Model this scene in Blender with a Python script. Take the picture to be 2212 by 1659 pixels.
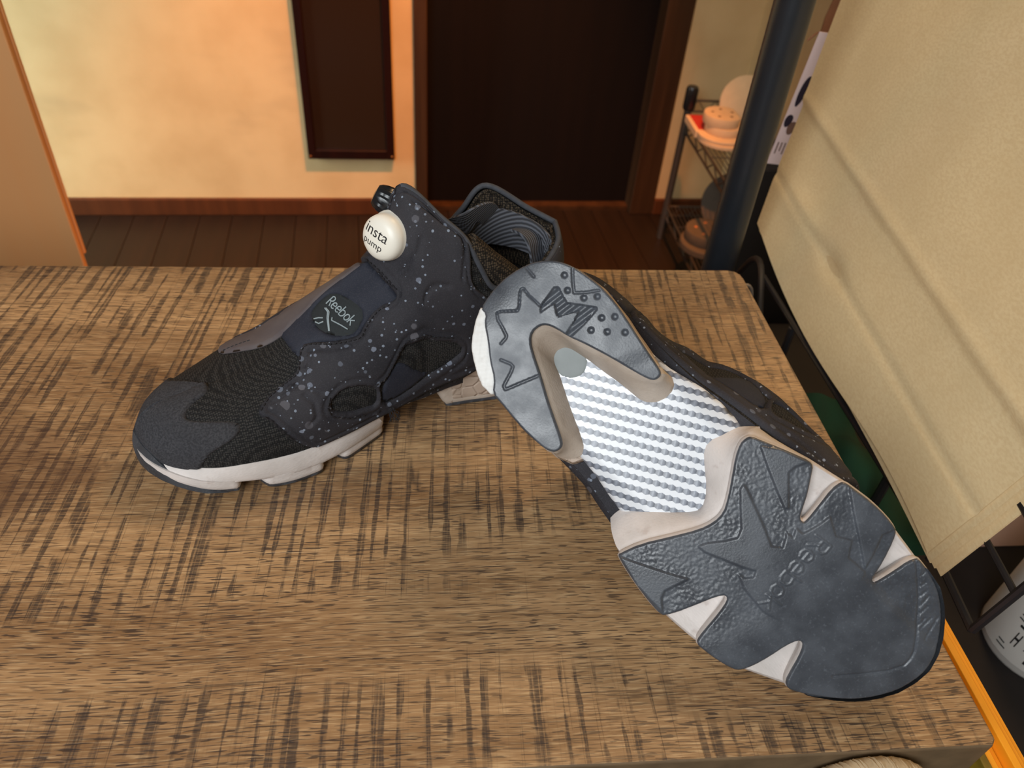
import bpy, bmesh, math, random
import numpy as np
from mathutils import Vector, Matrix, geometry

for o in list(bpy.data.objects):
    bpy.data.objects.remove(o, do_unlink=True)
scene = bpy.context.scene
C = scene.collection
random.seed(4)
RNG = np.random.default_rng(7)
PI = math.pi

# ------------------------------------------------------------------ camera
FZ = -0.80                                   # floor level, the table top is z = 0
pitch, roll, yaw = 0.71386, 0.09233, 0.14201
fw = Vector((math.sin(yaw)*math.cos(pitch), math.cos(yaw)*math.cos(pitch), -math.sin(pitch)))
rt = Vector((math.cos(yaw), -math.sin(yaw), 0)); up = rt.cross(fw)
r2 = rt*math.cos(roll)+up*math.sin(roll); u2 = up*math.cos(roll)-rt*math.sin(roll)
cam = bpy.data.cameras.new('camera'); camo = bpy.data.objects.new('camera', cam); C.objects.link(camo)
camo.matrix_world = Matrix(((r2.x, u2.x, -fw.x, 0), (r2.y, u2.y, -fw.y, 0), (r2.z, u2.z, -fw.z, 0.38), (0, 0, 0, 1)))
cam.sensor_width = 36.0; cam.lens = 36.0*1661/2212; cam.clip_start = 0.01
cam.dof.use_dof = True; cam.dof.focus_distance = 0.44; cam.dof.aperture_fstop = 12.0
scene.camera = camo

# ------------------------------------------------------------------ world, light, exposure
w = bpy.data.worlds.new('room_air'); scene.world = w; w.use_nodes = True
w.node_tree.nodes['Background'].inputs[0].default_value = (1.0, 0.86, 0.66, 1)
w.node_tree.nodes['Background'].inputs[1].default_value = 0.13
vs = scene.view_settings
vs.view_transform = 'Standard'; vs.look = 'None'; vs.exposure = -0.38; vs.gamma = 1.0; vs.use_curve_mapping = False

def area(name, loc, target, sx, sy, power, col, spread=180):
    l = bpy.data.lights.new(name, 'AREA'); l.shape = 'RECTANGLE'; l.size = sx; l.size_y = sy
    l.energy = power; l.color = col; l.spread = math.radians(spread)
    o = bpy.data.objects.new(name, l); C.objects.link(o); o.location = loc
    o.rotation_euler = (Vector(target)-Vector(loc)).to_track_quat('-Z', 'Y').to_euler(); return o
# shop window behind and to the left of the viewer
area('window_daylight', (-0.62, -0.80, 1.00), (0.10, 0.40, 0.0), 0.9, 0.7, 33, (0.92, 0.97, 1.0))
# daylight entering through a doorway beyond the timber boards
area('doorway_daylight', (-2.05, 1.55, 0.05), (-1.08, 2.15, -0.35), 0.5, 1.3, 9.0, (0.84, 0.98, 0.92), 46)
# warm ceiling spot in front of the plaster wall
sp = bpy.data.lights.new('ceiling_spot', 'SPOT'); sp.energy = 450; sp.color = (1.0, 0.31, 0.06)
sp.spot_size = math.radians(50); sp.spot_blend = 0.65; sp.shadow_soft_size = 0.03
spo = bpy.data.objects.new('ceiling_spot', sp); C.objects.link(spo); spo.location = (0.33, 1.20, 1.60)
spo.rotation_euler = (Vector((-0.08, 1.85, -0.6))-spo.location).to_track_quat('-Z', 'Y').to_euler()
# warm ceiling lamp above the table
area('ceiling_lamp', (0.75, 1.25, 1.6), (0.15, 0.5, 0.0), 0.4, 0.4, 16, (1.0, 0.66, 0.34))

# ------------------------------------------------------------------ material helpers
def lin(r, g, b):
    f = lambda c: (c/255/12.92 if c/255 <= 0.04045 else ((c/255+0.055)/1.055)**2.4)
    return (f(r), f(g), f(b), 1.0)
class NT:
    def __init__(s, name, rough=0.6, metal=0.0, col=None, spec=0.5):
        s.m = bpy.data.materials.new(name); s.m.use_nodes = True; s.t = s.m.node_tree
        s.b = s.t.nodes['Principled BSDF']; s.b.inputs['Roughness'].default_value = rough
        s.b.inputs['Metallic'].default_value = metal; s.b.inputs['Specular IOR Level'].default_value = spec
        if col: s.b.inputs['Base Color'].default_value = col
        s.co = None
    def n(s, t, **k):
        d = s.t.nodes.new(t)
        for a, b in k.items(): setattr(d, a, b)
        return d
    def L(s, a, b): s.t.links.new(a, b)
    def put(s, sock, v):
        if isinstance(v, (int, float)): sock.default_value = v
        elif isinstance(v, tuple): sock.default_value = v
        else: s.L(v, sock)
    def obj(s):
        if not s.co: s.co = s.n('ShaderNodeTexCoord').outputs['Object']
        return s.co
    def vec(s, scale, rot=(0, 0, 0), src=None, loc=(0, 0, 0)):
        m = s.n('ShaderNodeMapping'); s.L(src or s.obj(), m.inputs[0]); m.inputs['Location'].default_value = loc
        m.inputs['Rotation'].default_value = rot; m.inputs['Scale'].default_value = scale; return m.outputs[0]
    def noise(s, scale=1.0, detail=2.0, v=None, rough=0.5, dist=0.0):
        x = s.n('ShaderNodeTexNoise'); s.L(v or s.obj(), x.inputs['Vector']); x.inputs['Scale'].default_value = scale
        x.inputs['Detail'].default_value = detail; x.inputs['Roughness'].default_value = rough
        x.inputs['Distortion'].default_value = dist; return x.outputs[0]
    def voro(s, scale=1.0, v=None, feat='F1', rnd=1.0):
        x = s.n('ShaderNodeTexVoronoi', feature=feat); s.L(v or s.obj(), x.inputs['Vector']); x.inputs['Scale'].default_value = scale
        x.inputs['Randomness'].default_value = rnd; return x
    def math(s, op, a, b=0.0, c=0.0):
        x = s.n('ShaderNodeMath', operation=op); s.put(x.inputs[0], a); s.put(x.inputs[1], b); s.put(x.inputs[2], c); return x.outputs[0]
    def step(s, v, lo, hi, a=0.0, b=1.0):
        x = s.n('ShaderNodeMapRange', interpolation_type='SMOOTHSTEP'); s.put(x.inputs[0], v)
        x.inputs[1].default_value = lo; x.inputs[2].default_value = hi; x.inputs[3].default_value = a; x.inputs[4].default_value = b; return x.outputs[0]
    def mix(s, f, a, b, typ='MIX'):
        x = s.n('ShaderNodeMix', data_type='RGBA', blend_type=typ); s.put(x.inputs[0], f); s.put(x.inputs[6], a); s.put(x.inputs[7], b); return x.outputs[2]
    def col(s, v): s.put(s.b.inputs['Base Color'], v); return s
    def rgh(s, v): s.put(s.b.inputs['Roughness'], v); return s
    def bump(s, h, strength=0.3, dist=0.001):
        x = s.n('ShaderNodeBump'); x.inputs['Strength'].default_value = strength; x.inputs['Distance'].default_value = dist
        s.L(h, x.inputs['Height']); s.L(x.outputs[0], s.b.inputs['Normal']); return s
def plain(name, rgb, rough=0.6, metal=0.0, nscale=0, namt=0.12, bump=0.0, bscale=None, spec=0.5):
    m = NT(name, rough, metal, lin(*rgb), spec)
    if nscale:
        n = m.noise(nscale, 3)
        c = lin(*rgb); m.col(m.mix(n, tuple(x*(1-namt*2) for x in c[:3])+(1,), tuple(min(1, x*(1+namt*2)) for x in c[:3])+(1,)))
    if bump: m.bump(m.noise(bscale or nscale*6 or 400, 3), bump)
    return m.m

M = {}
def mk_table_wood():
    m = NT('sawn_oak', 0.45)
    s = m.n('ShaderNodeSeparateXYZ'); m.L(m.obj(), s.inputs[0]); X, Y = s.outputs[0], s.outputs[1]
    warp = m.math('MULTIPLY', m.math('SUBTRACT', m.noise(3.0, 2), 0.5), 0.02)
    Yw = m.math('ADD', Y, warp)
    cw = m.n('ShaderNodeCombineXYZ'); m.L(X, cw.inputs[0]); m.L(Yw, cw.inputs[1]); W = cw.outputs[0]
    fine = m.noise(1, 4, m.vec((9, 260, 1), src=W)); broad = m.noise(1, 3, m.vec((2.2, 13, 1), src=W))
    fib = m.noise(1, 2, m.vec((70, 1100, 1), src=W))
    base = m.mix(m.step(broad, .3, .7), lin(130, 97, 66), lin(194, 155, 111))
    base = m.mix(m.step(fine, .36, .66, 0, .5), base, lin(118, 86, 55))
    base = m.mix(m.step(fib, .45, .75, 0, .4), base, lin(226, 194, 148))
    # open pores: short dark dashes along the grain
    pore = m.step(m.noise(1, 1, m.vec((80, 1050, 1), src=W)), .57, .62)
    pmask = m.step(m.noise(1, 2, m.vec((4, 22, 1), loc=(3, 1, 0))), .34, .58, .5, 1)
    long = m.math('MULTIPLY', m.step(m.noise(1, 2, m.vec((14, 620, 1), src=W, loc=(2, 5, 0))), .60, .66), .5)
    pk = m.math('MINIMUM', m.math('ADD', m.math('MULTIPLY', m.math('MULTIPLY', pore, pmask), .85), long), .9)
    base = m.mix(pk, base, lin(62, 50, 44))
    # saw marks: bars across the grain, slightly arched, broken into patches
    arch = m.math('MULTIPLY', m.math('POWER', m.math('ABSOLUTE', m.math('SUBTRACT', Y, .2)), 2.0), -.12)
    jit = m.math('MULTIPLY', m.math('SUBTRACT', m.noise(1, 2, m.vec((60, 6, 1))), .5), .003)
    u = m.math('ADD', m.math('ADD', X, arch), jit)
    cu = m.n('ShaderNodeCombineXYZ'); m.L(u, cu.inputs[0]); m.L(Y, cu.inputs[1]); U = cu.outputs[0]
    ph = m.math('ADD', m.math('MULTIPLY', u, 2*PI/.0098), m.math('MULTIPLY', m.noise(1, 2, m.vec((34, 1.0, 1), src=U)), 20.0))
    wave = m.math('ADD', m.math('MULTIPLY', m.math('SINE', ph), .5), .5)
    patch = m.noise(1, 3, m.vec((60, 20, 1), src=U), .6)
    thin = m.noise(1, 2, m.vec((640, 7, 1), src=U), .7)
    band = m.noise(1, 2, m.vec((3.0, 15, 1), loc=(7.3, 2.2, 0)), .55)
    back = m.step(Y, .27, .38, 0, .16); left = m.step(X, -.35, .12, .06, -.03)
    amt = m.math('ADD', m.math('ADD', band, back), left)
    k = m.math('MULTIPLY', m.step(m.math('ADD', wave, m.math('MULTIPLY', m.math('SUBTRACT', patch, .5), 3.0)), .66, .95), m.step(amt, .43, .57))
    k = m.math('MULTIPLY', k, m.step(thin, .34, .5, .35, 1))
    k2 = m.math('MULTIPLY', m.math('MULTIPLY', m.step(thin, .58, .66), m.step(amt, .38, .52)), m.step(wave, .2, .7, .2, 1))
    grit = m.step(m.noise(1, 2, m.vec((90, 900, 1), src=W)), .36, .56, .5, 1)
    kk = m.math('MULTIPLY', m.math('MINIMUM', m.math('ADD', m.math('MULTIPLY', k, .80), m.math('MULTIPLY', k2, .55)), .8), grit)
    base = m.mix(kk, base, lin(44, 38, 39))
    # dull dark stain near the left end
    st = m.math('MULTIPLY', m.step(m.noise(9, 3), .40, .60), m.step(m.math('ADD', m.math('ABSOLUTE', m.math('ADD', X, .27)), m.math('MULTIPLY', m.math('ABSOLUTE', m.math('SUBTRACT', Y, .36)), 1.6)), .05, .17, 1, 0))
    base = m.mix(m.math('MULTIPLY', st, .62), base, lin(84, 58, 44))
    # pale scratches
    sc = m.math('MULTIPLY', m.step(m.noise(1, 1, m.vec((7, 900, 1), rot=(0, 0, .13))), .71, .74), m.step(m.noise(8, 2), .55, .65))
    base = m.mix(m.math('MULTIPLY', sc, .5), base, lin(224, 196, 160))
    m.col(base); m.rgh(m.step(kk, 0, 1, .38, .5))
    m.bump(m.math('SUBTRACT', m.math('MULTIPLY', fib, .5), m.math('ADD', kk, pk)), .3, .0006)
    return m.m
M['wood'] = mk_table_wood()
def mk_board():
    m = NT('planed_board', 0.55)
    a = m.noise(1, 4, m.vec((26, 26, 1.1))); b = m.noise(1, 3, m.vec((5, 5, .5)))
    m.col(m.mix(m.step(a, .3, .7), m.mix(b, lin(238, 160, 98), lin(252, 190, 128)), lin(242, 176, 116))); m.bump(a, .12); return m.m
M['board'] = mk_board()
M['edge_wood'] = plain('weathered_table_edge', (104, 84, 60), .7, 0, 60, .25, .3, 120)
def mk_plaster():
    m = NT('cream_plaster', 0.8)
    a = m.noise(6, 4); b = m.noise(1, 3, m.vec((2.4, 1, 5.2), loc=(.4, 0, 1.1))); c = m.voro(3.2).outputs[0]
    base = m.mix(m.step(a, .3, .75), lin(212, 186, 140), lin(198, 170, 124))
    base = m.mix(m.step(b, .60, .78, 0, .45), base, lin(150, 128, 96))
    base = m.mix(m.math('MULTIPLY', m.step(c, .03, .075, .5, 0), m.step(m.noise(2.1, 2), .45, .6)), base, lin(120, 104, 84))
    m.col(base); m.bump(m.noise(40, 4), .12, .004); return m.m
M['plaster'] = mk_plaster()
def mk_darkwood(name, c1, c2, rough):
    m = NT(name, rough); a = m.noise(1, 4, m.vec((30, 30, 2.0)))
    m.b.inputs['Specular IOR Level'].default_value = .2
    m.col(m.mix(m.step(a, .3, .7), lin(*c1), lin(*c2))); m.bump(a, .1); return m.m
M['door'] = mk_darkwood('dark_door', (8, 2, 2), (12, 4, 3), .8)
M['frame'] = mk_darkwood('door_frame_wood', (50, 32, 19), (68, 45, 27), .55)
M['skirting'] = mk_darkwood('skirting_wood', (74, 40, 20), (90, 50, 26), .55)
M['mirror_frame'] = mk_darkwood('mirror_frame_wood', (26, 9, 6), (34, 12, 8), .4)
def mk_plank():
    m = NT('floor_plank', 0.5, spec=.3)
    oi = m.n('ShaderNodeObjectInfo'); a = m.noise(1, 4, m.vec((40, 2.2, 1)))
    c = m.mix(m.step(a, .3, .7), lin(30, 21, 16), lin(40, 28, 21))
    m.col(m.mix(m.math('MULTIPLY', oi.outputs['Random'], .35), c, lin(25, 18, 14))); m.bump(a, .1); return m.m
M['plank'] = mk_plank()
def mk_mirror():
    m = NT('dim_mirror_glass', 0.07, 0.0, lin(42, 30, 22), 0.4); m.rgh(m.step(m.noise(7, 4), .3, .8, .08, .22)); return m.m
M['mirror'] = mk_mirror()
def mk_kraft():
    m = NT('kraft_paper', 0.72)
    f = m.noise(260, 3, m.vec((1, 1, 2.2))); b = m.noise(16, 3); d = m.voro(95).outputs[0]
    c = m.mix(m.step(f, .3, .7), lin(234, 208, 160), lin(244, 222, 176)); c = m.mix(m.step(b, .35, .7, 0, .35), c, lin(222, 197, 150))
    c = m.mix(m.step(d, .02, .06, .5, 0), c, lin(240, 222, 186)); oi = m.n('ShaderNodeObjectInfo'); m.col(m.mix(m.math('MULTIPLY', oi.outputs['Random'], .45), c, lin(196, 160, 112))); m.bump(f, .05, .0003); return m.m
M['kraft'] = mk_kraft()

# shoe materials (object space in metres, the shoe's own axes)
def mk_knit(name, c1, c2, sc=900, bump=.5):
    m = NT(name, 0.85, spec=.25); v = m.voro(1, m.vec((sc, sc, sc*1.0)), rnd=.35)
    m.col(m.mix(m.step(v.outputs[0], .15, .62), lin(*c2), lin(*c1)))
    m.bump(m.math('MULTIPLY', v.outputs[0], -1.0), bump, .0008); return m.m
M['knit'] = mk_knit('black_mesh_fabric', (22, 22, 23), (60, 58, 56), 760)
M['knit_brown'] = mk_knit('collar_mesh_lining', (24, 20, 17), (84, 72, 58), 620)
def mk_panel(name, a, b, spots):
    m = NT(name, 0.78, spec=.3); n = m.noise(34, 3); wv = m.noise(1, 2, m.vec((1500, 1500, 1500)))
    base = m.mix(m.step(n, .32, .68), lin(*a), lin(*b))
    base = m.mix(m.step(wv, .45, .75, 0, .25), base, lin(80, 78, 84))
    if spots:
        dens = m.noise(16, 1)
        for sc, th, col in ((150, .52, (118, 124, 138)), (330, .56, (150, 160, 176)), (95, .72, (100, 98, 104))):
            v = m.voro(sc); sx = m.n('ShaderNodeSeparateColor'); m.L(v.outputs['Color'], sx.inputs[0])
            on = m.math('GREATER_THAN', m.math('ADD', m.math('MULTIPLY', sx.outputs[0], .8), m.math('MULTIPLY', dens, .4)), th+.16)
            rad = m.math('ADD', m.math('MULTIPLY', sx.outputs[1], .20), .10)
            wob = m.math('MULTIPLY', m.math('SUBTRACT', m.noise(sc*5, 2), .5), .12)
            dd = m.math('SUBTRACT', m.math('ADD', v.outputs[0], wob), rad)
            msk = m.math('MULTIPLY', m.math('MULTIPLY', m.step(dd, -.03, .03, 1, 0), on), m.math('ADD', m.math('MULTIPLY', sx.outputs[2], .5), .4))
            base = m.mix(msk, base, lin(*col))
    m.col(base); m.bump(wv, .16, .0004); return m.m
M['panel'] = mk_panel('speckled_neoprene', (38, 37, 42), (50, 48, 52), True)
M['navy'] = mk_panel('navy_stretch_fabric', (34, 37, 48), (44, 46, 56), False)
M['taupe'] = mk_panel('taupe_neoprene_edge', (84, 76, 78), (98, 90, 90), False)
def mk_suede():
    m = NT('charcoal_suede', 0.95, spec=.15); a = m.noise(900, 4); b = m.noise(50, 3)
    m.col(m.mix(m.step(a, .3, .7), lin(50, 50, 53), m.mix(b, lin(58, 58, 62), lin(76, 75, 78)))); m.bump(a, .4, .0005); return m.m
M['suede'] = mk_suede()
def mk_rubber(name, c1, c2, rough, pebble=0.0):
    m = NT(name, rough); n = m.noise(60, 4); d = m.noise(700, 2)
    m.col(m.mix(m.step(d, .55, .8, 0, .25), m.mix(m.step(n, .3, .7), lin(*c1), lin(*c2)), lin(118, 124, 132)))
    m.rgh(m.step(n, .3, .7, rough-.08, rough+.1)); m.bump(m.noise(900, 3), .2+pebble, .0005); return m.m
M['rubber'] = mk_rubber('grey_rubber_outsole', (62, 65, 71), (76, 80, 87), .36)
M['rubber_dark'] = mk_rubber('dark_rubber_bumper', (50, 53, 58), (62, 65, 70), .5)
def mk_foam(name, c1, c2, c3, hexs=False):
    m = NT(name, 0.6); n = m.noise(38, 4); g = m.voro(1, m.vec((420, 900, 900)))
    base = m.mix(m.step(n, .3, .72), lin(*c1), lin(*c2)); base = m.mix(m.step(m.noise(130, 4), .60, .8, 0, .5), base, lin(*c3)); m.col(base)
    if hexs:
        h = m.voro(105, feat='DISTANCE_TO_EDGE', rnd=.7); m.bump(m.step(h.outputs[0], .0, .12), .5, .0012)
    else: m.bump(g.outputs[0], .14, .0007)
    return m.m
M['foam'] = mk_foam('cream_foam', (216, 207, 202), (194, 186, 181), (166, 148, 138))
M['foam_grey'] = mk_foam('stained_cream_foam', (200, 187, 174), (178, 162, 147), (150, 128, 108))
M['foam_hex'] = mk_foam('hexagon_foam', (186, 166, 150), (164, 146, 130), (120, 104, 92), True)
M['foam_white'] = mk_foam('worn_white_foam', (236, 234, 230), (226, 224, 220), (196, 190, 184))
def mk_stripes(sgn):
    m = NT('striped_shank', 0.28); s = m.n('ShaderNodeSeparateXYZ'); m.L(m.obj(), s.inputs[0]); X = s.outputs[0]; Y = m.math('MULTIPLY', s.outputs[1], sgn)
    a = math.radians(31); ca, sa = math.cos(a), math.sin(a)
    q = m.math('DIVIDE', m.math('SUBTRACT', m.math('MULTIPLY', Y, ca), m.math('MULTIPLY', X, sa)), .0058)
    r = m.math('DIVIDE', m.math('ADD', m.math('MULTIPLY', X, ca), m.math('MULTIPLY', Y, sa)), .0041)
    tri = m.math('MULTIPLY', m.math('ABSOLUTE', m.math('SUBTRACT', m.math('FRACT', r), .5)), 2.0)
    tri2 = m.math('SUBTRACT', 1.0, tri)
    f = m.math('FRACT', q); lo = m.math('ADD', .20, m.math('MULTIPLY', tri, .14)); hi = m.math('SUBTRACT', .82, m.math('MULTIPLY', tri, .14))
    msk = m.math('MULTIPLY', m.step(m.math('SUBTRACT', f, lo), -.02, .02), m.step(m.math('SUBTRACT', hi, f), -.02, .02))
    sh = m.noise(1, 2, m.vec((240, 240, 1)))
    bead = m.mix(m.step(m.math('ADD', m.math('MULTIPLY', tri2, .5), m.math('MULTIPLY', sh, .6)), .3, .8), lin(98, 102, 112), lin(140, 145, 156))
    wh = m.mix(m.step(m.noise(45, 4), .6, .78, 0, .4), lin(218, 220, 224), lin(180, 174, 168))
    m.col(m.mix(msk, wh, bead)); m.bump(m.math('ADD', m.math('MULTIPLY', msk, tri2), m.math('MULTIPLY', m.noise(300, 3), .12)), .12, .0006); return m.m
M['disc'] = plain('clear_grey_window', (108, 114, 112), .45, 0, 160, .08)
M['ball'] = plain('ivory_pump_button', (242, 236, 222), .38)
M['ink'] = plain('black_print', (26, 24, 26), .6)
M['thread'] = plain('silver_green_thread', (150, 162, 166), .5)
M['stitch'] = plain('dark_stitch_thread', (26, 24, 28), .8)
M['seam'] = plain('pressed_seam', (40, 40, 46), .8)
M['black_plastic'] = plain('black_plastic', (24, 26, 30), .28)
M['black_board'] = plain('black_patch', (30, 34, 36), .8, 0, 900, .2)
def mk_rib():
    m = NT('ribbed_webbing', .7); w_ = m.n('ShaderNodeTexWave', wave_type='BANDS', bands_direction='DIAGONAL'); m.L(m.obj(), w_.inputs[0]); w_.inputs['Scale'].default_value = 190
    m.col(m.mix(w_.outputs[1], lin(48, 48, 52), lin(92, 94, 102))); m.bump(w_.outputs[1], .5, .001); return m.m
M['rib'] = mk_rib()
M['binding'] = plain('grey_collar_binding', (62, 64, 70), .75, 0, 300, .2)
M['pole'] = plain('black_painted_steel', (30, 34, 40), .38, 0, 40, .1, spec=.6)
M['wire_black'] = plain('black_coated_wire', (30, 28, 30), .5, 0, 80, .15)
M['chrome'] = plain('dull_chrome_wire', (120, 112, 104), .35, .8)
M['yellow'] = plain('yellow_plastic', (246, 160, 28), .5, 0, 60, .05)
M['olive'] = plain('stained_olive_plastic', (120, 96, 20), .6, 0, 90, .35)
M['green'] = plain('dark_green_cloth', (10, 66, 46), .8, 0, 40, .2)
M['cream_disc'] = plain('cream_abrasive', (226, 196, 158), .8, 0, 60, .05)
M['grey_disc'] = plain('grey_abrasive', (96, 86, 74), .85, 0, 60, .08)
M['orange_dot'] = plain('orange_dot', (226, 140, 80), .7)
M['red'] = plain('red_packet', (196, 48, 38), .6)
M['pinkwhite'] = plain('pale_pink_card', (246, 222, 222), .7)
M['print_dark'] = plain('dark_shoe_print', (40, 30, 50), .7)
M['print_brown'] = plain('brown_shoe_print', (128, 96, 84), .7)
M['leather'] = plain('brown_leather_strap', (140, 92, 62), .6, 0, 40, .15)
M['pink_box'] = plain('pale_pink_box', (198, 160, 140), .7)
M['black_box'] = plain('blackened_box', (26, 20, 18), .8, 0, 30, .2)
M['rope'] = plain('jute_rope', (176, 154, 122), .9, 0, 300, .2)
M['bottle'] = plain('white_bottle_plastic', (206, 204, 198), .4, 0, 30, .06)
M['bottle_blue'] = plain('blue_grey_label', (140, 156, 172), .5, 0, 40, .1)
M['red_print'] = plain('red_label_print', (196, 60, 84), .6)
M['screw'] = plain('brass_screw', (196, 120, 56), .35, .7)
M['cord'] = plain('grey_cord', (150, 140, 132), .6)

# ------------------------------------------------------------------ object helpers
def mesh(name, verts, faces, mat, parent=None, smooth=False, auto=None):
    me = bpy.data.meshes.new(name); me.from_pydata([tuple(v) for v in verts], [], [tuple(f) for f in faces]); me.update()
    if smooth: me.polygons.foreach_set('use_smooth', [True]*len(me.polygons))
    me.materials.append(mat if not isinstance(mat, str) else M[mat])
    o = bpy.data.objects.new(name, me); C.objects.link(o)
    if parent: o.parent = parent
    if smooth and auto:
        try: me.set_sharp_from_angle(angle=math.radians(auto))
        except Exception: pass
    return o
def tag(o, label=None, cat=None, group=None, kind=None):
    if label: o['label'] = label
    if cat: o['category'] = cat
    if group: o['group'] = group
    if kind: o['kind'] = kind
    return o
def thing(name, label, cat, loc=(0, 0, 0), group=None):
    o = bpy.data.objects.new(name, None); C.objects.link(o); o.location = loc; o.empty_display_size = .02; return tag(o, label, cat, group)
class MB:
    def __init__(s): s.v = []; s.f = []
    def add(s, v, f):
        k = len(s.v); s.v += [tuple(x) for x in v]; s.f += [tuple(i+k for i in q) for q in f]; return s
    def box(s, a, b, mat4=None):
        x0, y0, z0 = a; x1, y1, z1 = b
        v = [(x, y, z) for z in (z0, z1) for x, y in ((x0, y0), (x1, y0), (x1, y1), (x0, y1))]
        if mat4: v = [tuple(mat4 @ Vector(p)) for p in v]
        return s.add(v, [(3, 2, 1, 0), (4, 5, 6, 7), (0, 1, 5, 4), (1, 2, 6, 5), (2, 3, 7, 6), (3, 0, 4, 7)])
    def tube(s, pts, r, n=8, cap=True):
        pts = [Vector(p) for p in pts]; rr = r if isinstance(r, (list, tuple)) else [r]*len(pts)
        t0 = (pts[1]-pts[0]).normalized(); a = t0.orthogonal().normalized(); rings = []
        for i, p in enumerate(pts):
            t = (pts[min(i+1, len(pts)-1)]-pts[max(i-1, 0)]).normalized(); a = (a-t*a.dot(t)).normalized(); b = t.cross(a)
            rings.append([p+(a*math.cos(2*PI*k/n)+b*math.sin(2*PI*k/n))*rr[i] for k in range(n)])
        v = [q for g in rings for q in g]; f = []
        for i in range(len(pts)-1):
            for k in range(n): f.append((i*n+k, i*n+(k+1) % n, (i+1)*n+(k+1) % n, (i+1)*n+k))
        if cap: f += [tuple(range(n-1, -1, -1)), tuple((len(pts)-1)*n+k for k in range(n))]
        return s.add(v, f)
    def lathe(s, prof, n=32, mat4=None):
        v = []; f = []
        for r, z in prof:
            for k in range(n): v.append(Vector((r*math.cos(2*PI*k/n), r*math.sin(2*PI*k/n), z)))
        if mat4: v = [mat4 @ q for q in v]
        for i in range(len(prof)-1):
            for k in range(n): f.append((i*n+k, i*n+(k+1) % n, (i+1)*n+(k+1) % n, (i+1)*n+k))
        f += [tuple(range(n-1, -1, -1)), tuple((len(prof)-1)*n+k for k in range(n))]
        return s.add(v, f)
    def build(s, name, mat, parent=None, smooth=False, auto=40, bevel=0):
        o = mesh(name, s.v, s.f, mat, parent, smooth, auto)
        if bevel:
            b = o.modifiers.new('edge', 'BEVEL'); b.width = bevel; b.segments = 3; b.limit_method = 'ANGLE'
        return o
def boxo(name, a, b, mat, parent=None, bevel=0, kind=None):
    o = MB().box(a, b).build(name, mat, parent, bevel=bevel)
    if kind: o['kind'] = kind
    return o

# ================================================================== THE ROOM
wd = Vector((0.99883542, 0.04824728, 0)); wn = Vector((-0.04824728, 0.99883542, 0)); w0 = Vector((-0.04117, 2.15247, 0))
WM = Matrix(((wd.x, wn.x, 0, w0.x), (wd.y, wn.y, 0, w0.y), (0, 0, 1, 0), (0, 0, 0, 1)))     # wall frame: x along the wall, y into it
def wbox(name, a, b, mat, kind='structure', parent=None, bevel=0):
    o = MB().box(a, b).build(name, mat, parent, bevel=bevel)
    if not parent: o.matrix_world = WM
    if kind: o['kind'] = kind
    return o
wall = MB().box((-2.4, 0, FZ), (0.0, .12, 1.7)).box((.755, 0, FZ), (.975, .12, 1.7)).box((0, 0, 1.25), (.755, .12, 1.7)).build('wall_back', 'plaster'); wall.matrix_world = WM; wall['kind'] = 'structure'
wbox('wall_right', (.959, -3.6, FZ), (1.05, 0, 1.7), 'plaster')
wbox('wall_left', (-2.5, -4.6, FZ), (-2.4, .12, 1.7), 'plaster')
bb = MB().box((-2.4, -.014, FZ), (-.0, 0, -.748)).build('baseboard_back', 'skirting', bevel=.003); bb.matrix_world = WM; bb['kind'] = 'structure'
bb2 = MB().box((.755, -.014, FZ), (.959, 0, -.748)).build('baseboard_right', 'skirting', bevel=.003); bb2.matrix_world = WM; bb2['kind'] = 'structure'
door = wbox('door_1', (.03, .055, FZ+.01), (.70, .095, 1.22), 'door')
tr1 = wbox('trim_1', (0.0, -.012, FZ), (.036, .12, 1.28), 'frame', bevel=.003)
tr2 = wbox('trim_2', (.679, -.012, FZ), (.755, .12, 1.28), 'frame', bevel=.003)
tr3 = wbox('trim_3', (0.036, 0.02, FZ), (.679, .12, FZ+.012), 'frame')
# floor boards
fl = boxo('floor', (-2.6, -2.6, FZ-.05), (1.2, 2.4, FZ-.006), 'door', kind='structure')
for i in range(26):
    x0 = -1.14+i*.092
    v = MB().box((-.0452, -2.4, FZ-.006), (.0452, .9, FZ)).build('plank', 'plank', fl, bevel=.0015)
    v.location = (x0, 1.62, 0); v.rotation_euler = (0, 0, math.radians(4.6))
# hanging mirror
mir = thing('wall_mirror', 'tall narrow mirror in a dark red-brown wooden frame hung on plaster wall', 'mirror'); mir.matrix_world = WM @ Matrix.Translation((0, 0, -.616))
def mp(name, a, b, mat): return MB().box(a, b).build(name, mat, mir, bevel=.002)
mp('frame_stile', (-.303, -.022, 0), (-.281, -.002, 1.25), 'mirror_frame'); mp('frame_stile', (-.081, -.022, 0), (-.059, -.002, 1.25), 'mirror_frame')
mp('frame_rail', (-.281, -.0219, 0), (-.081, -.0022, .026), 'mirror_frame'); mp('frame_rail', (-.281, -.0219, 1.224), (-.081, -.0022, 1.25), 'mirror_frame')
mp('glass', (-.282, -.012, .025), (-.080, -.004, 1.225), 'mirror')
for x in (-.296, -.066): MB().lathe([(.0028, 0), (.0028, .001), (.001, .0018)], 12, Matrix.Translation((x, -.022, .009)) @ Matrix.Rotation(PI/2, 4, 'X')).build('screw_head', 'screw', mir)

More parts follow.
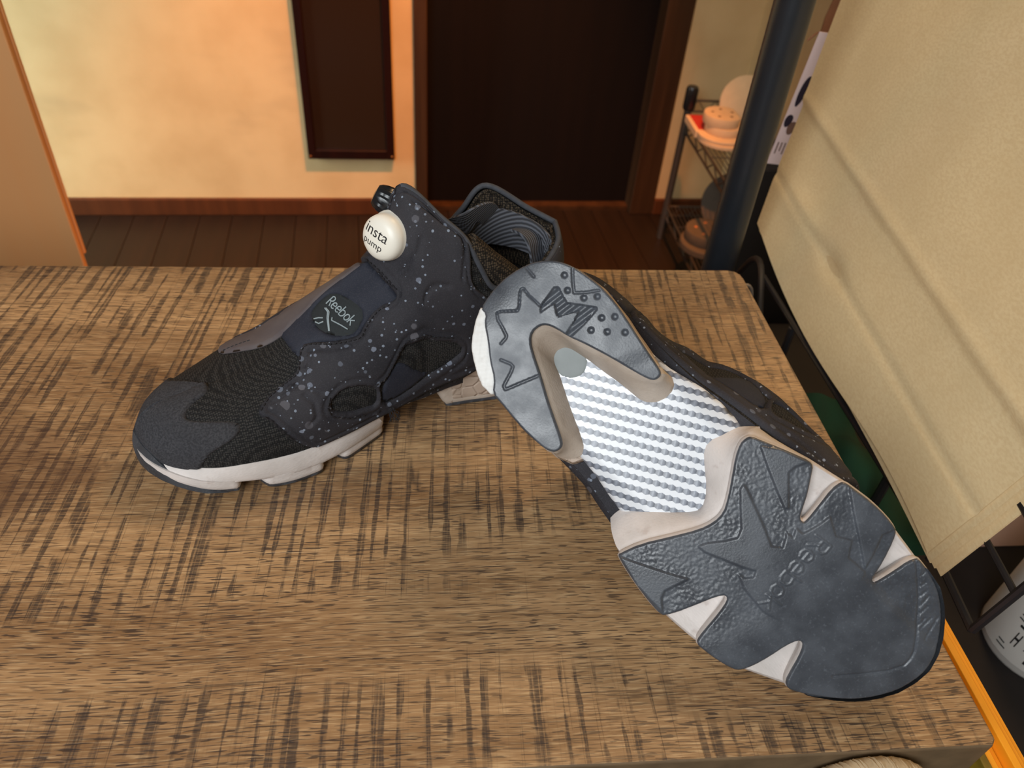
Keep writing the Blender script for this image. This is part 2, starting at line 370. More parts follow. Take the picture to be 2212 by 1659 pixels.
# raw timber boards on the left
def timber(name, x0, x1, y0, y1, z0, z1, label):
    o = MB().box((x0, y0, z0), (x1, y1, z1)).build(name, 'board', bevel=.002); return tag(o, label, 'board')
timber('timber_board', -1.7, -.592, 1.188, 1.20, FZ, 1.5, 'wide pale pinkish upright timber board in front of plaster wall')  # unseen left part extended so the board blocks doorway light from the table
timber('timber_batten', -.66, -.590, 1.2005, 1.208, -.372, 1.5, 'thin upright timber strip ending above floor behind the wide board')

# ================================================================== TABLE
tab = thing('work_table', 'work table with a thick brown rough sawn oak top under the sneakers', 'table', (0, 0, FZ))
TZ = -FZ
def table_top():
    P = [(-.95, .579), (.280, .5975), (.2865, .5955), (.2905, .590), (.2915, .583), (.2905, .156), (.287, .1525), (-.95, .160)]
    b = MB(); n = len(P)
    b.add([(x, y, TZ-.034) for x, y in P]+[(x, y, TZ) for x, y in P], [tuple(range(n-1, -1, -1)), tuple(range(n, 2*n))]+[(i, (i+1) % n, n+(i+1) % n, n+i) for i in range(n)])
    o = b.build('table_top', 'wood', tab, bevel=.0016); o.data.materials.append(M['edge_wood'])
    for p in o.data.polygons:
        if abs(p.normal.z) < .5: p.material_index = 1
    return o
table_top()
for x, y in ((-.90, .2), (.25, .2), (-.90, .55), (.25, .555)): MB().box((x-.03, y-.03, 0), (x+.03, y+.03, TZ-.0345)).build('leg', 'frame', tab, bevel=.002)
MB().box((-.88, .165, TZ-.085), (.23, .185, TZ-.0345)).build('apron', 'frame', tab, bevel=.002)

# ================================================================== SNEAKERS
from_mm = .001
SN = 20
TM = [(264,6,53),(258,6,55),(247,5,57),(232,4,60),(216,2,66),(200,1,73),(184,0,86),(168,0,99),(152,0,109),(137,0,119),(125,0,136),(115,-1,163),(98,19,149),(87,30,138),(79,36,120),(70,38,104),(52,37,99),(30,30,104),(10,16,112),(1,-4,115)]
TL = TM[:12]+[(98,-20,133),(87,-31,117),(80,-36,108),(70,-38,106),(57,-38,118),(42,-33,136),(16,-17,122),(1,-4,115)]
BM = [(293,4),(289,20),(278,34),(258,45),(236,50),(215,51),(195,49),(176,46),(158,43),(142,41),(128,39),(115,37),(100,36),(88,36),(77,36),(66,36),(50,36),(30,33),(10,20),(0,-4)]
BL = [(293,4),(286,-14),(272,-28),(252,-40),(232,-49),(212,-55),(193,-57),(175,-55),(158,-52),(142,-48),(128,-46),(115,-44),(100,-43),(88,-43),(77,-43),(66,-43),(50,-42),(30,-37),(10,-24),(0,-4)]
ZB = [30,28,25,24,24,22,21,21,23,25,27,28,30,32,36,40,43,45,45,45]
KL = [.0,.0,.0,.05,.15,.25,.3,.35,.35,.35,.35,.3,.2,.1,0,0,0,0,0,0]
SHAPE = {
 'A': dict(bum=[0,0,1,2,3,4,6,8,9,9,9,8,6,5,4,4,4,4,3,2], bul=[0,0,1,2,3,3,2,1,0,0,0,1,3,4,4,4,4,4,3,2], lean=[0]*20, cut=[0]*20),
 'B': dict(bum=[0,0,1,3,6,12,18,22,24,24,23,19,13,7,4,4,4,4,3,2], bul=[0,0,1,2,3,4,7,12,15,17,17,16,13,9,6,4,4,4,3,2], lean=[0,0,1,3,6,10,14,16,16,14,10,6,3,0,0,0,0,0,0,0], cut=[0]*12+[6,14,20,26,36,42,40,38])}
def cr(P, u):
    P = np.asarray(P, float)
    if P.ndim == 1: P = P[:, None]
    u = np.clip(u, 0, SN-1); i = np.minimum(u.astype(int), SN-2); f = (u-i)[..., None]
    p0 = P[np.maximum(i-1, 0)]; p1 = P[i]; p2 = P[i+1]; p3 = P[np.minimum(i+2, SN-1)]
    return .5*(2*p1+(p2-p0)*f+(2*p0-5*p1+4*p2-p3)*f**2+(3*p1-p0-3*p2+p3)*f**3)
def S(s, v, sh, side=None):
    """upper surface in mm: s 0 toe .. 19 heel, v +1 medial feather edge, 0 ridge or collar rim, -1 lateral feather edge"""
    s = np.asarray(s, float); v = np.asarray(v, float); s, v = np.broadcast_arrays(s, v)
    t = 1-np.abs(v); mm = (v >= 0) if side is None else np.full(v.shape, side > 0); med = mm[..., None]
    T = np.where(med, cr(TM, s), cr(TL, s)); B = np.where(med, cr(BM, s), cr(BL, s)); T = T-cr(sh['cut'], s)*np.array([0, 0, 1.]); zb = cr(ZB, s)[..., 0]; k = cr(KL, s)[..., 0]
    bu = np.where(mm, cr(sh['bum'], s)[..., 0], cr(sh['bul'], s)[..., 0]); ln = cr(sh['lean'], s)[..., 0]
    a = t*np.pi/2; H = (1-k)*(1-np.cos(a))+k*t; Z = (1-k)*np.sin(a)+k*t
    bul = bu*np.sin(np.pi*np.clip(t*1.1, 0, 1)); sg = np.where(mm, 1, -1)
    x = B[..., 0]+(T[..., 0]-B[..., 0])*H; m = B[..., 1]+(T[..., 1]-B[..., 1])*H+ln*t; z = zb+(T[..., 2]-zb)*Z
    e = .05; Bt = np.where(med, cr(BM, s+e)-cr(BM, s-e), cr(BL, s+e)-cr(BL, s-e)); Bt = Bt/(np.linalg.norm(Bt, axis=-1, keepdims=True)+1e-9)
    return np.stack([x+bul*sg*Bt[..., 1], m-bul*sg*Bt[..., 0], z], -1)
def SNm(s, v, sh, side=None):
    e = .02; s = np.asarray(s, float); v = np.asarray(v, float)
    sd = side if side is not None else None
    s1, s0 = np.clip(s+e, 0, 19), np.clip(s-e, 0, 19); ev = .004
    if sd is None:
        pos = v >= 0; v1 = np.where(pos, np.clip(v+ev, 0, 1), np.clip(v+ev, -1, -1e-6)); v0 = np.where(pos, np.clip(v-ev, 0, 1), np.clip(v-ev, -1, -1e-6))
        # across the closed ridge (s < 11) differences may straddle v = 0
        cl = s < 11; v1 = np.where(cl, np.clip(v+ev, -1, 1), v1); v0 = np.where(cl, np.clip(v-ev, -1, 1), v0)
    else: v1, v0 = np.clip(v+ev, 0 if sd > 0 else -1, 1 if sd > 0 else 0), np.clip(v-ev, 0 if sd > 0 else -1, 1 if sd > 0 else 0)
    n = np.cross(S(s1, v, sh, sd)-S(s0, v, sh, sd), S(s, v1, sh, sd)-S(s, v0, sh, sd))
    n /= np.linalg.norm(n, axis=-1, keepdims=True)+1e-9
    return n      # orientation checked in use
def outward(n, P):
    c = np.stack([np.clip(P[..., 0], 30, 250), np.zeros_like(P[..., 0]), np.full_like(P[..., 0], 40)], -1)
    sg = np.sign((n*(P-c)).sum(-1, keepdims=True)); sg[sg == 0] = 1; return n*sg

# --- planar helpers
def pip(P, poly):
    x, y = P[:, 0], P[:, 1]; ins = np.zeros(len(P), bool); n = len(poly); j = n-1
    for i in range(n):
        xi, yi = poly[i]; xj, yj = poly[j]
        with np.errstate(divide='ignore', invalid='ignore'):
            c = ((yi > y) != (yj > y)) & (x < (xj-xi)*(y-yi)/(yj-yi+1e-12)+xi)
        ins ^= c; j = i
    return ins
def dline(P, L, closed=False):
    L = np.asarray(L, float); d = np.full(len(P), 1e9); n = len(L)
    for i in range(n if closed else n-1):
        a, b = L[i], L[(i+1) % n]; ab = b-a; t = np.clip(((P-a)@ab)/(ab@ab+1e-12), 0, 1); d = np.minimum(d, np.hypot(*(P-(a+t[:, None]*ab)).T))
    return d
def sstep(x, a, b): t = np.clip((x-a)/(b-a), 0, 1); return t*t*(3-2*t)
def resample(L, n, closed=False):
    L = np.asarray(L, float); 
    if closed: L = np.vstack([L, L[:1]])
    d = np.r_[0, np.cumsum(np.linalg.norm(np.diff(L, axis=0), axis=1))]; t = np.linspace(0, d[-1], n, endpoint=not closed)
    return np.stack([np.interp(t, d, L[:, k]) for k in range(L.shape[1])], 1)
def smoothloop(L, it=2):
    L = np.asarray(L, float)
    for _ in range(it): L = np.stack([L*.75+np.roll(L, -1, 0)*.25, L*.25+np.roll(L, -1, 0)*.75], 1).reshape(-1, 2)
    return L
def cdt(poly, step, holes=(), dense=None, scale=(1, 1)):
    """triangulated fill of a polygon with inner grid points; returns verts, tris, loop index lists"""
    sc = np.array(scale, float); loops = []; V = []; E = []
    for L in (poly,)+tuple(holes):
        L = np.asarray(L, float)*sc; per = np.linalg.norm(np.diff(np.vstack([L, L[:1]]), axis=0), axis=1).sum()
        R_ = resample(L, max(8, int(per/(dense or step))), True); k = len(V); V += [tuple(p) for p in R_]; loops.append(list(range(k, k+len(R_)))); E += [(k+i, k+(i+1) % len(R_)) for i in range(len(R_))]
    A = np.asarray(poly, float)*sc; lo, hi = A.min(0), A.max(0)
    gx, gy = np.meshgrid(np.arange(lo[0], hi[0], step), np.arange(lo[1], hi[1], step*.866), indexing='ij'); gx = gx+(np.arange(gx.shape[1]) % 2)*step*.5
    G = np.stack([gx.ravel(), gy.ravel()], 1); ok = pip(G, A) & (dline(G, np.array(V)[loops[0]], True) > step*.45)
    for h, lp in zip(holes, loops[1:]): ok &= ~pip(G, np.asarray(h, float)*sc) & (dline(G, np.array(V)[lp], True) > step*.45)
    nb = len(V); allv = V+[tuple(p) for p in G[ok]]
    vo, eo, fo, ov, oe, of = geometry.delaunay_2d_cdt([Vector(p) for p in allv], E, [], 0, 1e-6)
    vo = np.array([tuple(p) for p in vo]); F_ = np.array([f for f in fo if len(f) == 3])
    cen = vo[F_].mean(1); keep = pip(cen, vo_loop(allv, loops[0]))
    for lp in loops[1:]: keep &= ~pip(cen, vo_loop(allv, lp))
    mp_ = {}
    for i, src in enumerate(ov):
        for q in src: mp_[q] = i
    return vo/sc, F_[keep], [[mp_[i] for i in lp] for lp in loops]
def vo_loop(allv, lp): return np.array([allv[i] for i in lp])

def prof(X):        # underside profile of the sole: heel bevel and toe spring (mm)
    X = np.asarray(X, float); return 4*np.clip((20-X)/20, 0, 1)**2+18*np.clip((X-190)/105, 0, 1.1)**1.9

HEEL = [(6.2,-16.5),(4.2,-8.0),(3.6,0.5),(4.8,8.7),(7.3,16.9),(10.8,22.7),(15.2,27.5),(20.8,31.1),(27.4,33.5),(36.1,35.1),(44.4,35.8),(53.9,35.2),(63.2,33.6),(71.4,31.8),(79.3,30.2),(87.2,28.7),(93.5,27.5),(96.0,26.2),(96.4,23.4),(95.2,20.9),(90.8,19.0),(83.0,16.8),(72.9,14.2),(63.1,11.2),(55.4,8.6),(50.0,6.4),(41.6,4.4),(37.0,2.4),(34.8,-0.5),(34.4,-5.4),(37.0,-9.3),(42.6,-12.8),(50.4,-16.5),(57.2,-20.0),(65.7,-24.5),(73.5,-28.2),(80.6,-31.4),(86.5,-34.5),(87.8,-36.5),(87.5,-39.4),(86.3,-41.4),(82.1,-43.2),(75.0,-44.0),(67.5,-44.5),(59.1,-44.0),(50.2,-43.2),(42.6,-43.0),(37.7,-36.8),(29.8,-32.3),(21.1,-25.3),(13.1,-20.2),(10.4,-16.3)]
HWORN = [(6.2,-16.5),(9.3,-22.7),(14.2,-29.6),(17.9,-33.8),(22.5,-37.1),(30.1,-41.3),(35.7,-43.5),(42.6,-43.4)]
HIN = [(93.8,-28.7),(88.4,-26.0),(83.7,-24.1),(76.2,-20.8),(68.0,-16.8),(59.9,-12.8),(53.9,-10.7),(50.7,-8.5),(49.3,-4.5),(51.1,-0.2),(54.7,1.7),(59.0,2.7),(65.8,4.1),(76.5,5.5),(84.5,7.0),(91.7,7.7),(99.0,8.4),(102.8,9.9)]
HLEGR = [(102.8,9.9),(106.4,13.7),(108.0,18.9),(107.6,24.0),(105.7,27.2),(101.2,29.3)]
HLEGL = [(88.4,-45.9),(93.4,-43.0),(97.4,-38.5),(98.6,-34.0),(97.0,-30.6),(93.8,-28.7)]
FORE = [(147.3,-53.8),(151.1,-41.6),(158.2,-28.8),(165.4,-15.2),(167.6,-7.1),(167.3,-0.4),(163.4,6.5),(157.2,15.0),(150.9,23.5),(147.8,29.7),(147.6,33.6),(148.8,36.2),(154.2,38.5),(163.0,42.4),(170.1,45.3),(176.4,47.8),(179.4,47.1),(181.6,44.0),(187.1,36.3),(191.4,28.6),(194.0,24.5),(196.5,24.3),(196.9,27.0),(195.4,35.7),(193.5,45.9),(194.1,51.3),(195.9,52.6),(201.9,53.5),(210.9,54.8),(221.2,54.9),(228.1,54.0),(230.4,52.3),(234.4,44.2),(237.8,35.2),(239.5,28.6),(241.8,28.0),(242.7,30.7),(244.0,39.1),(244.9,47.7),(246.8,51.4),(248.5,51.6),(256.6,50.7),(265.3,48.3),(273.4,43.7),(279.8,38.7),(286.3,32.3),(291.8,24.7),(295.3,16.4),(295.5,7.7),(293.6,-1.7),(288.7,-11.1),(282.5,-19.5),(274.8,-26.5),(266.2,-32.8),(258.9,-37.6),(254.2,-39.7),(251.1,-38.3),(248.5,-32.1),(245.9,-24.7),(243.1,-19.0),(240.2,-17.5),(238.3,-18.8),(236.5,-24.7),(235.3,-34.8),(233.5,-43.3),(231.0,-49.9),(228.1,-52.3),(219.8,-54.6),(211.8,-56.0),(206.4,-56.7),(204.8,-53.3),(203.7,-45.7),(202.4,-36.9),(200.7,-30.1),(198.8,-28.6),(197.2,-29.3),(195.0,-33.6),(191.7,-43.2),(188.6,-51.8),(185.6,-58.1),(183.7,-59.5),(176.1,-59.4),(165.5,-58.2),(155.4,-56.4),(148.0,-54.5)]
FREAR = [(134.0,-47.5),(134.4,-41.1),(136.6,-34.7),(143.4,-27.3),(152.4,-19.7),(159.4,-12.9),(161.9,-8.6),(161.1,-4.4),(156.4,0.8),(150.0,5.6),(143.3,10.1),(137.8,14.5),(135.8,18.1),(136.3,22.9),(140.5,29.5),(146.8,38.0),(152.3,43.5)]
STAR = [(170.9,-21.1),(172.5,-16.9),(177.8,-9.3),(180.7,-3.9),(178.6,0.7),(170.1,8.2),(163.9,14.0),(163.2,16.7),(166.1,16.4),(173.7,13.5),(184.2,9.6),(194.7,5.1),(198.7,8.7),(196.1,13.0),(194.3,15.2),(197.2,15.6),(198.5,15.6),(196.0,19.9),(197.6,20.2),(200.0,20.3),(201.0,24.2),(202.1,30.6),(202.4,35.7),(211.5,30.9),(218.1,35.1),(223.2,28.1),(234.3,28.8),(236.7,23.6),(247.3,23.0),(250.8,13.9),(249.4,-2.0),(236.4,-14.6),(216.1,-20.7),(201.3,-19.3),(193.9,-16.2),(197.5,-15.7),(200.2,-12.0),(198.5,-8.9),(192.8,-12.4),(183.1,-16.9),(175.1,-20.7)]
SPIKES = [[(154.9,35.9),(163.8,31.7),(175.6,26.6),(185.4,22.7),(186.2,24.4),(173.5,36.6),(173.6,40.8),(176.1,46.9),(163.3,42.1)],
 [(148.6,-53.8),(158.4,-48.7),(171.3,-41.5),(179.4,-36.5),(178.2,-41.7),(176.0,-49.3),(177.8,-53.1),(183.3,-57.8),(174.8,-58.0),(163.5,-57.6)],
 [(198.1,52.2),(209.0,44.7),(220.5,37.7),(232.9,30.0),(230.4,37.1),(225.7,47.3),(227.8,53.7),(218.6,54.9),(207.7,54.2)]]
TOEGR = [(244.0,50.7),(248.6,49.4),(253.9,45.3),(262.0,38.9),(269.6,31.9),(276.7,25.0),(282.6,18.4),(284.4,14.4),(284.9,9.8),(281.5,2.2),(273.4,-8.5),(264.6,-19.0)]
RIBS = [(254.1,47.1),(254.2,50.4),(258.3,43.3),(258.6,46.1),(262.3,40.0),(262.2,42.8),(266.1,36.5),(265.0,42.8),(269.3,33.2),(268.7,38.4),(273.6,29.3),(272.9,33.6),(275.5,28.0),(274.9,36.0),(281.5,26.5),(277.0,38.5)]
HST1 = [(14.3,-11.8),(15.0,-9.8),(21.2,-3.2),(19.9,-0.6),(15.1,4.5),(14.5,6.4),(15.2,7.1),(19.9,6.5),(28.1,6.9),(27.1,13.0),(26.2,18.4),(27.5,20.3),(32.3,18.8),(36.7,17.7),(42.1,21.9),(49.0,26.8),(49.8,26.3),(50.4,17.0),(50.4,6.8)]
HRIB = [(28.1,6.9),(27.1,13.0),(26.2,18.4),(27.5,20.3),(32.3,18.8),(36.7,17.7),(42.1,21.9),(49.0,26.8),(49.8,26.3),(50.4,17.0),(50.4,6.8),(47.5,5.8),(45.9,13.8),(43.6,19.2),(41.0,14.1),(38.5,9.6),(36.5,10.2),(32.1,12.9),(31.3,10.8),(30.3,4.7)]
HLN = [[(14.3,-11.8),(17.0,-13.7),(21.8,-14.9),(26.2,-16.3),(27.0,-17.4),(27.2,-21.2)],[(33.1,-27.3),(38.2,-25.1),(40.1,-25.1),(41.4,-27.7),(43.9,-35.7),(45.7,-36.5),(46.4,-35.2),(49.0,-28.5),(53.1,-18.3)],[(6.0,15.7),(14.9,15.1)],[(26.2,31.8),(30.9,27.5),(35.5,23.9),(39.6,28.2),(43.6,33.7)]]
HOLES = [(25.5,26.7),(32.2,22.4),(40.9,25.6),(45.2,30.9),(54.5,24.9),(58.8,30.0),(55.2,16.7),(61.6,22.0),(68.1,28.1)]
GLYPH = dict(R=[[(0,0),(0,1),(.55,1),(.78,.85),(.75,.62),(.5,.5),(0,.5)],[(.38,.5),(.82,0)]], e=[[(.05,.33),(.78,.33),(.70,.58),(.40,.67),(.12,.55),(.03,.30),(.15,.08),(.45,0),(.74,.10)]], b=[[(0,1),(0,0),(.5,0),(.76,.16),(.76,.46),(.5,.64),(0,.56)]], o=[[(.4,0),(.1,.1),(.02,.33),(.12,.56),(.4,.66),(.68,.56),(.78,.33),(.68,.1),(.4,0)]], k=[[(0,0),(0,1)],[(.72,.66),(0,.28)],[(.22,.40),(.78,0)]])
def wordmark(p0, adv, upv):
    out = []
    for i, c in enumerate('Reebok'):
        for st in GLYPH[c]: out.append([(p0[0]+adv[0]*(i+x)+upv[0]*y, p0[1]+adv[1]*(i+x)+upv[1]*y) for x, y in st])
    return out
LETTERS = wordmark((204.4, 24.6), (1.15, -7.6), (9.0, 1.4))

class Shoe:
    def __init__(s, key, label, X, Mx, Zx, org):
        s.key = key; s.sh = SHAPE[key]
        X, Mx, Zx = Vector(X), Vector(Mx), Vector(Zx); s.flip = X.cross(Mx).dot(Zx) < 0
        Yv = -Mx if s.flip else Mx
        s.root = thing('sneaker', label, 'shoe', group='pair of worn slip-on sneakers')
        s.root.matrix_world = Matrix(((X.x, Yv.x, Zx.x, org[0]), (X.y, Yv.y, Zx.y, org[1]), (X.z, Yv.z, Zx.z, org[2]), (0, 0, 0, 1)))
    def m(s, name, V, F_, mat, parent=None, smooth=True, auto=50, label=None, kind=None):
        V = np.array([tuple(v) for v in V], float)*.001; F_ = [tuple(int(i) for i in f) for f in F_]
        if s.flip: V[:, 1] *= -1; F_ = [f[::-1] for f in F_]
        o = mesh(name, V.tolist(), F_, mat, parent or s.root, smooth, auto)
        if label: o['label'] = label
        if kind: o['kind'] = kind
        return o
    def surf_pts(s, sv, off=0.0, side=None):
        sv = np.asarray(sv, float); P = S(sv[:, 0], sv[:, 1], s.sh, side); n = outward(SNm(sv[:, 0], sv[:, 1], s.sh, side), P)
        return P+n*np.asarray(off).reshape(-1, 1) if np.ndim(off) else P+n*off
    def overlay(s, name, poly, mat, h=1.2, base=0.0, holes=(), step=.13, round_=1.0, parent=None, label=None, relief=None, smooth_it=1, mirror=False):
        """a panel laid over the upper: rounded rim, real thickness"""
        sc = (1.0, 6.0)         # (s, v) to comparable units (~ 16 mm per s, ~ 95 mm per v)
        if mirror: poly = [(a, -b) for a, b in poly]; holes = [[(a, -b) for a, b in h_] for h_ in holes]
        poly = smoothloop(poly, smooth_it); holes = tuple(smoothloop(h_, 1) for h_ in holes)
        V, T, loops = cdt(poly, step, holes, dense=step*.8, scale=sc)
        U = V*np.array(sc); d = np.full(len(U), 1e9)
        for lp in loops: d = np.minimum(d, dline(U, U[lp], True))
        d = d*16.0; hh = base+h*np.sqrt(np.clip(1-(1-np.clip(d/round_, 0, 1))**2, 0, 1))
        if relief is not None: hh = hh+relief(U*16.0/1.0, d)
        side = None
        P = s.surf_pts(V, hh, side); 
        # orientation: make triangles face outward
        n = np.cross(P[T[:, 1]]-P[T[:, 0]], P[T[:, 2]]-P[T[:, 0]]); c = P[T].mean(1); base_ = s.surf_pts(V[T].mean(1), 0.0); o_ = s.surf_pts(V[T].mean(1), 1.0)-base_
        fl = (n*o_).sum(1) < 0; T = T.copy(); T[fl] = T[fl][:, ::-1]
        F_ = [tuple(t) for t in T]; Vv = [tuple(p) for p in P]
        for lp in loops:        # skirt down to the surface under the panel
            sk = s.surf_pts(V[lp], base-.8); k = len(Vv); Vv += [tuple(p) for p in sk]; q = len(lp)
            for i in range(q): F_.append((lp[i], lp[(i+1) % q], k+(i+1) % q, k+i))
        return s.m(name, Vv, F_, mat, parent, True, 70, label)
    def line(s, name, sv, r, mat, off=1.2, n=60, parent=None, dash=None, kind=None):
        L = resample(np.asarray(sv, float)*np.array([16., 95.]), n)/np.array([16., 95.]); P = s.surf_pts(L, off); b = MB()
        if dash:
            Q = resample(P, max(8, int(np.linalg.norm(np.diff(P, axis=0), axis=1).sum()/dash)))
            for i in range(len(Q)-1):
                a, c = Q[i], Q[i]+(Q[i+1]-Q[i])*.68; b.tube([a, (a+c)/2, c], [r*.6, r, r*.6], 5)
        else: b.tube([tuple(p) for p in P], r, 6)
        return s.m(name, b.v, b.f, mat, parent, True, 60, kind=kind)
    def prism(s, name, lowL, lowZ, topL, topZ, mat, rings=6, bulge=0.0, caps=(True, True), parent=None, step=3.0, label=None, edge=1.2):
        """loft between two loops (same count); loops N x 2, z arrays"""
        n = len(lowL); A = np.c_[lowL, lowZ]; B = np.c_[topL, topZ]; R_ = []
        nm = np.roll(lowL, -1, 0)-np.roll(lowL, 1, 0); nm = np.stack([nm[:, 1], -nm[:, 0]], 1); nm /= np.linalg.norm(nm, axis=1, keepdims=True)+1e-9
        area_ = .5*np.sum(lowL[:, 0]*np.roll(lowL[:, 1], -1)-np.roll(lowL[:, 0], -1)*lowL[:, 1])
        if area_ < 0: nm = -nm
        for k in range(rings+1):
            t = k/rings; q = A*(1-t)+B*t; off = bulge*math.sin(PI*t)-(edge*(1-min(1, t*rings))**2 if t*rings < 1 else 0)
            q = q.copy(); q[:, :2] += nm*off; R_.append(q)
        V = [tuple(p) for g in R_ for p in g]; F_ = []
        for k in range(rings):
            for i in range(n):
                j = (i+1) % n; f = (k*n+i, k*n+j, (k+1)*n+j, (k+1)*n+i); F_.append(f if area_ > 0 else f[::-1])
        for which, cap in enumerate(caps):
            if not cap: continue
            ring = R_[0] if which == 0 else R_[-1]; k0 = 0 if which == 0 else rings*n
            tri = geometry.tessellate_polygon([[Vector((p[0], p[1], 0)) for p in ring]])
            for t in tri:
                a = ring[t[0]]; b_ = ring[t[1]]; c = ring[t[2]]; cr_ = (b_[0]-a[0])*(c[1]-a[1])-(b_[1]-a[1])*(c[0]-a[0])
                up_ = which == 1; f = tuple(k0+i for i in t); F_.append(f if (cr_ > 0) == up_ else f[::-1])
        return s.m(name, V, F_, mat, parent, True, 42, label)
    def plate(s, name, poly, zfun, thick, mat, step=.7, relief=None, parent=None, edge=.9, label=None, side=None):
        """moulded sheet: lower face carries the relief as real geometry"""
        V, T, loops = cdt(poly, step, dense=step)
        d = dline(V, V[loops[0]], True); zb = zfun(V[:, 0])+edge*(1-np.clip(d/edge, 0, 1))**2
        if relief is not None: zb = zb+relief(V)
        low = np.c_[V, zb]; Vv = [tuple(p) for p in low]; a, b_, c = V[T[:, 0]], V[T[:, 1]], V[T[:, 2]]
        ccw = ((b_[:, 0]-a[:, 0])*(c[:, 1]-a[:, 1])-(b_[:, 1]-a[:, 1])*(c[:, 0]-a[:, 0])) > 0
        F_ = [tuple(t[::-1]) if w_ else tuple(t) for t, w_ in zip(T, ccw)]
        lp = loops[0]; k = len(Vv); Vv += [(V[i][0], V[i][1], float(zfun(V[i][0]))+thick) for i in lp]; q = len(lp)
        ar = .5*np.sum(V[lp][:, 0]*np.roll(V[lp][:, 1], -1)-np.roll(V[lp][:, 0], -1)*V[lp][:, 1])
        for i in range(q):
            f = (lp[i], lp[(i+1) % q], k+(i+1) % q, k+i); F_.append(f if ar > 0 else f[::-1])
        o = s.m(name, Vv, F_, mat, parent, True, 60, label)
        if side:
            o.data.materials.append(M[side]); mi = np.zeros(len(F_), np.int32); mi[len(T):] = 1; o.data.polygons.foreach_set('material_index', mi)
        return o

PANEL = [(11.0,0.0),(11.16,.012),(11.4,.012),(11.69,.012),(12.03,.012),(12.5,.012),(12.9,.02),(13.08,.06),(13.16,.14),(13.18,.265),(13.12,.385),(13.36,.436),(13.93,.425),(14.65,.40),(15.3,.42),(15.5,.97),(14.31,.985),(12.7,.985),(11.12,.985),(9.89,.985),(8.88,.985),(7.99,.985),(6.81,.98),(6.15,.985),(5.85,.985),(5.47,.923),(5.01,.754),(4.57,.591),(4.27,.539),(4.23,.479),(4.52,.405),(5.01,.365),(5.56,.356),(5.69,.259),(5.83,.21),(6.07,.225),(6.78,.319),(7.33,.365),(7.82,.391),(8.03,.359),(8.41,.325),(8.79,.313),(9.21,.342),(9.47,.359),(9.64,.359),(9.15,.19),(8.77,-.036),(8.85,-.16),(9.21,-.222),(10.0,-.265),(10.57,-.30),(10.8,-.2)]
W1 = [(9.89,.648),(11.12,.76),(12.17,.763),(12.93,.825),(12.0,.874),(11.03,.908),(9.95,.908),(9.24,.912),(8.45,.897),(8.41,.78),(8.33,.745),(8.64,.74),(9.02,.685),(9.4,.639),(9.62,.628)]
W2 = [(6.93,.634),(6.55,.66),(6.47,.708),(6.62,.757),(7.16,.82),(7.71,.848),(8.2,.872),(8.24,.783),(8.12,.745),(7.59,.68)]
NAVYW = [(9.32,.688),(10.4,.857),(11.1,.90),(9.95,.90),(9.24,.906),(8.48,.89),(8.46,.785),(8.66,.745),(9.02,.69)]
INSTEP = [(4.97,-.10),(6.17,-.10),(7.21,-.10),(8.0,-.10),(8.71,-.10),(8.9,.06),(9.25,.22),(9.66,.37),(9.47,.38),(8.88,.34),(8.41,.345),(7.99,.37),(7.78,.40),(7.35,.372),(6.81,.325),(6.07,.235),(5.80,.23),(5.62,.279)]
LOGO = [(7.29,.033),(6.89,.012),(6.45,.024),(6.36,.067),(6.45,.176),(6.83,.285),(7.42,.356),(7.75,.361),(8.2,.303),(7.95,.199)]
FAR = [(3.42,-.322),(3.68,-.202),(4.29,-.073),(5.03,-.036),(5.75,-.004),(6.62,-.004),(7.42,-.013),(8.31,.012),(8.67,-.007),(8.8,-.2),(8.6,-.42),(7.6,-.42),(6.6,-.42),(5.4,-.42),(4.4,-.5),(3.7,-.5)]
TOECAP = [(2.72,.985),(2.75,.92),(2.94,.791),(3.21,.725),(3.51,.68),(3.7,.631),(3.74,.574),(3.61,.528),(3.36,.494),(2.85,.459),(2.39,.442),(2.13,.419),(2.03,.376),(1.99,.313),(2.05,.239),(2.24,.193),(2.37,.15),(2.26,.084),(1.9,-.016),(1.78,-.093),(1.69,-.279),(1.8,-.479),(2.2,-.62),(2.5,-.8),(2.5,-.985),(1.5,-.985),(.6,-.985),(.02,-.985),(.02,-.5),(.02,0.0),(.02,.5),(.02,.985),(.6,.985),(1.5,.985)]
LOGOLINES = wordmark((6.99, .086), (.100, .0385), (.33, -.008))+[[(6.91,.107),(6.97,.144),(6.89,.179),(6.83,.256)],[(6.95,.113),(7.02,.15),(6.93,.185),(6.85,.259)],[(6.45,.113),(6.62,.133),(6.76,.156)],[(6.47,.139),(6.57,.167),(6.74,.179)],[(7.06,.196),(7.02,.21),(7.1,.23),(7.29,.276),(7.46,.319)]]

